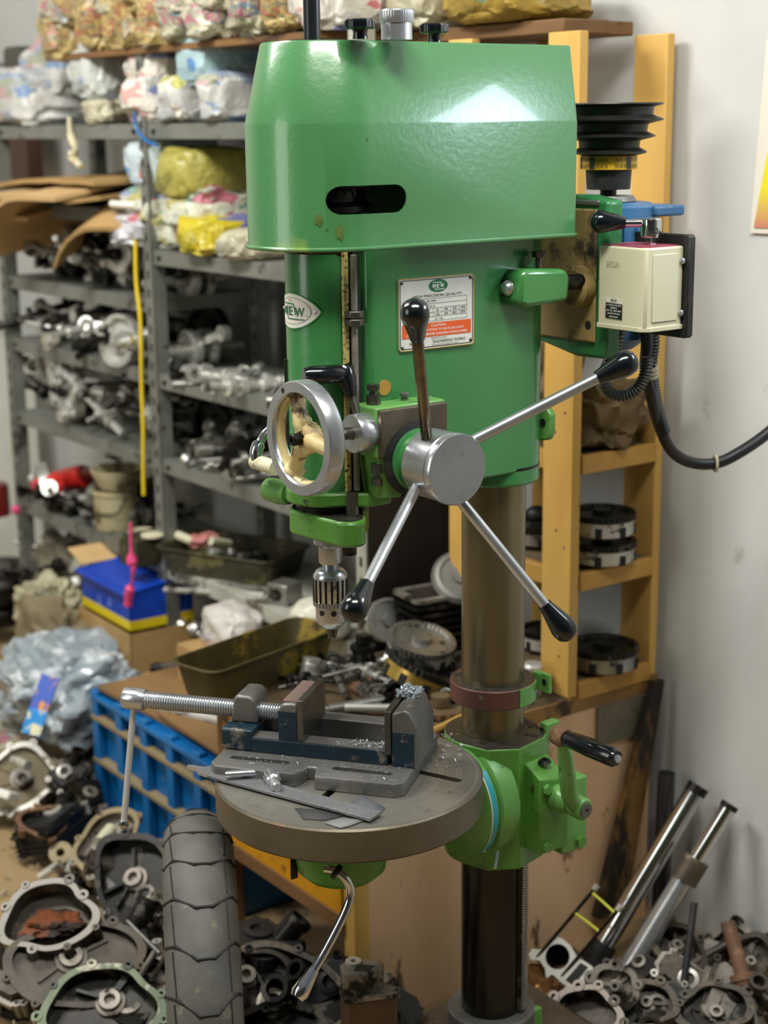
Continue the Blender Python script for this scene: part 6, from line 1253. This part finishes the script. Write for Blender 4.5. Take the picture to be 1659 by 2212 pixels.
t1, t2 = sa+off*.96, sb+off*.93; t3, t4 = sa+off*.66, sb+off*.66
for u_, v_ in ((t1, t2), (t3, t4), (t2, t4), (t1, t3)): part('yellow_tie', MB().tube([L1(u_), L1((u_+v_)/2+Vector((0, 0, .001))), L1(v_)], .0028, 6), mat('yellow_tie', '#c8cc20', .4), HC)
casting('crankcase', 'oily crankcase with a machined flange at the bottom right of the column', CC, atz(1275, 2200, .05), (-.35, -.7, .9), .050, .035, 51, ALUD, mat('pinkish_rim', '#8d8378', .5, .4), .0, 1.2, 9, bear=False)
casting('engine_bracket', 'grey-brown bracket casting with a big round eye between the fork tubes', 'bracket', atz(1335, 2130, .09), (-.3, -.8, .5), .036, .02, 53, ALU, ALU, 0, 1.3, 4)
casting('brake_plate', 'dark grey cast plate leaning on the wall at the right edge', 'cast plate', hit(1580, 2110, A0+F*.05, F), (-.6, -.6, .7), .045, .02, 57, ALUD, ALU, .4, 1.2, 5)
tubething('steel_rod', 'thin steel rod slanting across the lower right corner', 'rod', hit(1590, 2160, A0+U*(-.36), U), hit(1500, 2215, A0+U*(-.36), U), (('rod', 0, 1, .0045, .0045, STEELD),), STEEL, 8)
o = part('brown_rag', crumple(.12, .10, .13, 170, 4, .3), mat('rusty_brown_rag', '#7a5228', .85, col2='#3c2a18', scale=12, spots='#a07038', sp_scale=18)); o.location = hit(1165, 2165, A0+U*(-.09), U)-Vector((0, 0, .06)); tag(o, 'rusty brown rag between the column and the engine cylinder', 'rag')
tubething('wood_stick', 'thin pale stick lying against the brown rag', 'stick', hit(1160, 2130, A0+U*(-.16), U), hit(1190, 2190, A0+U*(-.16), U), (('stick', 0, 1, .004, .004, WOOD),), WOOD, 8)
# bottom centre: finned casting under the table
p = aty(790, 2120, 2.32); EC = thing('rocker_housing', 'brown engine casting standing at the foot of the plywood panel', 'engine casting', (p.x, p.y, .09), (0, 0, .2))
zz = p.z-.09
part('housing_body', MB().prism([(-.038, -.03), (.045, -.03), (.052, .0), (.045, .035), (-.03, .035), (-.042, .0)], 0, zz-.015), mat('brown_casting', '#66523a', .55, .3, col2='#4c3c28', scale=10), EC, bevel=.006)
part('top_flange', MB().prism([(-.040, -.032), (.05, -.032), (.056, .0), (.048, .038), (-.032, .038), (-.044, .0)], zz-.018, zz-.008), ALU, EC, bevel=.002)
part('upper_arm', MB().prism([(-.040, -.02), (-.01, -.03), (.030, -.005), (.026, .01), (-.02, .026), (-.04, .01)], zz-.01, zz+.030), ALU, EC, bevel=.003)
part('pocket', MB().prism([(-.022, -.016), (.0, -.021), (.015, -.008), (-.012, .004)], zz+.0301, zz+.0306), BLACKM, EC)
part('eye', MB().lathe([(.005, .028), (.013, .028), (.013, .034), (.005, .034), (.005, .028)], (-.018, .010, zz), n=20), ALUB, EC)
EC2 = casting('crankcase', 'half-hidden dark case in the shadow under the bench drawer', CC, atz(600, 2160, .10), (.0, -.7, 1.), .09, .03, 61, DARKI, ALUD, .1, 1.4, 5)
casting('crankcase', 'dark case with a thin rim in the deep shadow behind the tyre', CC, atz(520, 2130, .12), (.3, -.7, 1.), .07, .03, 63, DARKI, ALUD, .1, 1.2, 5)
casting('engine_cover', 'oily cover lying below the chrome table handle', 'engine cover', atz(700, 2200, .06), (.1, -.6, 1.), .08, .03, 65, ALUD, DARKI, .7, 1.3, 5)
# poster
g = MB(); c4 = [hit(x, y, A0+F*.004, F) for x, y in ((1655, 85), (1760, 85), (1760, 510), (1620, 503))]; g.bm.faces.new([g.bm.verts.new(p) for p in c4]); po = thing('wall_poster', 'yellow and red printed poster taped on the wall at the right edge', 'poster'); part('sheet', g, mat('poster_paper', '#d8d4c6', .6), po)
c4 = [hit(x, y, A0+F*.006, F) for x, y in ((1657, 330), (1760, 330), (1760, 495), (1628, 492))]; g = MB(); g.bm.faces.new([g.bm.verts.new(p) for p in c4])
m = mat('poster_print', '#d8c020', .6); nt = m.node_tree; gn = nt.nodes.new('ShaderNodeNewGeometry'); sx_ = nt.nodes.new('ShaderNodeSeparateXYZ'); mr = nt.nodes.new('ShaderNodeValToRGB'); mp_ = nt.nodes.new('ShaderNodeMapRange')
nt.links.new(gn.outputs['Position'], sx_.inputs[0]); nt.links.new(sx_.outputs[2], mp_.inputs[0]); mp_.inputs[1].default_value = 1.43; mp_.inputs[2].default_value = 1.56; nt.links.new(mp_.outputs[0], mr.inputs[0])
mr.color_ramp.elements[0].color = (*srgb('#c07868'), 1); mr.color_ramp.elements[1].color = (*srgb('#d8d01c'), 1); mr.color_ramp.elements[1].position = .55; nt.links.new(mr.outputs[0], nt.nodes['Principled BSDF'].inputs['Base Color'])
part('printed_panel', g, m, po)

for k, (px, py, s_, R_, nm, lb) in enumerate(((1400, 2185, -.22, .045, 'crankcase', 'small black-brown case under the tarnished tube'), (1540, 2190, -.36, .05, 'crankcase', 'dark greasy case at the right bottom edge'), (1620, 2080, -.36, .04, 'crankcase', 'dark brown case against the wall behind the rusty axle'), (1300, 2150, -.10, .035, 'crankcase', 'small grimy housing behind the engine cylinder'), (1460, 2060, -.15, .045, 'crankcase', 'oily black case wedged behind the tarnished tube'))):
    casting(nm, lb, CC, atz(px, py, .04), (-.2+.1*k, -.6, 1), R_, .025, 70+k, DARKI if k % 2 else ALUD, ALUD, .4*k, 1.3, 5)
for k, (a, b, r_, m_, lb) in enumerate((((1440, 2000), (1500, 2180), .012, DARKI, 'black round bar behind the tarnished tube'), ((1350, 2130), (1560, 2200), .010, DARKI, 'dark bar lying across the floor by the wall'), ((1480, 2090), (1590, 2030), .009, ALUD, 'brown-grey arm leaning towards the axle'), ((1500, 1950), (1475, 2140), .007, BLACKM, 'slim black rod standing by the wall'))):
    tag(part('loose_rod', MB().cyl(hit(*a, A0+U*(-.17-.03*k), U), hit(*b, A0+U*(-.22-.03*k), U), r_, n=14), m_), lb, 'rod')
struct('trim_1', MB().b2((0, 0, 0), (.001, .001, .001)), WALLM) if False else None

def lump(loc, size, seed, mats, label, up=(0, 0, 1), name='engine_part', cat='engine part'):
    loc = Vector(loc); loc.z = max(loc.z, size*.38); r = random.Random(seed); e = thing(name, label, cat, loc); q = Vector(up).to_track_quat('Z', 'Y'); e.rotation_euler = (q @ Euler((r.uniform(-.5, .5), r.uniform(-.4, .4), r.uniform(0, 6))).to_quaternion()).to_euler()
    a, b, c = size*r.uniform(.8, 1.3), size*r.uniform(.6, 1), size*r.uniform(.5, .9)
    body = [(x*(1+.15*r.uniform(-1, 1)), y*(1+.15*r.uniform(-1, 1))) for x, y in rrect(-a/2, -b/2, a/2, b/2, size*.18)]
    part('block', MB().prism(body, -c/2, c/2, top=[(x*.86, y*.86) for x, y in body]), mats[0], e, bevel=size*.03)
    part('flange', MB().prism([(x*1.05, y*1.05) for x, y in body], c*.18, c*.30), mats[1], e, bevel=.0015)
    for k in range(3): z = -c*.45+k*c*.17; part('fin', MB().prism([(x*1.06, y*1.06) for x, y in body], z, z+.003), mats[0], e)
    d = Vector((r.uniform(-1, 1), r.uniform(-1, 1), r.uniform(.1, .9))).normalized(); part('spigot', MB().lathe([(0, 0), (size*.17, 0), (size*.17, size*.75), (size*.20, size*.75), (size*.20, size*.85), (size*.13, size*.85), (size*.12, size*.6), (0, size*.6)], (0, 0, 0), d, 24), mats[1], e)
    part('bore', MB().lathe([(size*.10, 0), (size*.20, 0), (size*.20, .006), (size*.12, .008), (size*.10, 0)], (a*.12, -b*.08, c/2), n=22), mats[2], e)
    for k in range(4):
        x, y = body[r.randrange(len(body))]; part('bolt_ear', MB().lathe([(size*.035, -c*.1), (size*.075, -c*.1), (size*.075, c*.34), (size*.035, c*.34), (size*.035, -c*.1)], (x*1.05, y*1.05, 0), n=14), mats[2] if r.random() < .5 else mats[1], e)
    return e
LM = [(ALUD, ALU, ALUB), (DARKI, ALUD, ALU), (BLACKM, DARKI, ALUB), (ALU, ALUD, DARKI)]
for k, (px, py, z, sz, mi, lb) in enumerate(((300, 1890, .13, .13, 1, 'black bolted block just left of the tyre top'), (340, 1960, .10, .10, 1, 'oily finned lump squeezed against the tyre'), (255, 2055, .10, .13, 2, 'black block between the rusty case and the brake rod'), (110, 1790, .07, .11, 2, 'black engine lump with pale ears on the left floor'), (190, 1730, .08, .09, 1, 'dark block beside the white cylinder sleeve'),
        (150, 1680, .10, .09, 2, 'black lump behind the pale clutch cover'), (60, 2120, .05, .11, 0, 'grey-brown lump under the dark bearing cover'), (300, 2190, .05, .12, 1, 'dark finned lump right of the green gasket case'), (60, 1660, .05, .07, 0, 'brown casting scrap behind the clutch cover rim'))):
    lump(atz(px, py, z), sz, 300+k, LM[mi], lb, (0, -.5, 1))
for k, (px, py, s_, sz, mi, lb) in enumerate(((1480, 2110, -.24, .10, 0, 'grey-brown engine lump between the tarnished tube and the axle'), (1560, 2165, -.36, .10, 3, 'sand-grey casting lump in the bottom right corner'), (1430, 2180, -.26, .09, 1, 'black engine lump at the foot of the tarnished tube'), (1540, 2070, -.27, .07, 3, 'brownish cast arm against the wall by the axle'), (1330, 2190, -.22, .09, 2, 'black lump beside the machined flange'), (1180, 2200, -.14, .08, 0, 'dirty cast lump right of the column foot'), (1620, 2170, -.40, .09, 1, 'dark lump under the rusty axle'), (1390, 2100, -.12, .07, 1, 'dark lump behind the tarnished tube'))):
    lump(atz(px, py, sz*.38), sz, 330+k, LM[mi], lb, (0, -.5, 1))
for k, (px, py, z, sz, lb) in enumerate(((560, 2090, .10, .14, 'black block in the dark hollow under the drawer'), (640, 2170, .06, .13, 'black finned block right of the tyre foot'), (700, 2130, .10, .10, 'block coloured shade-black behind the chrome handle tip'), (850, 2205, .10, .09, 'brown block by the foot of the plywood'))):
    lump(atz(px, py, z), sz, 350+k, (BLACKM, DARKI, BLACKM), lb, (0, -.5, 1))  # all-black materials here paint in the deep shade under the bench
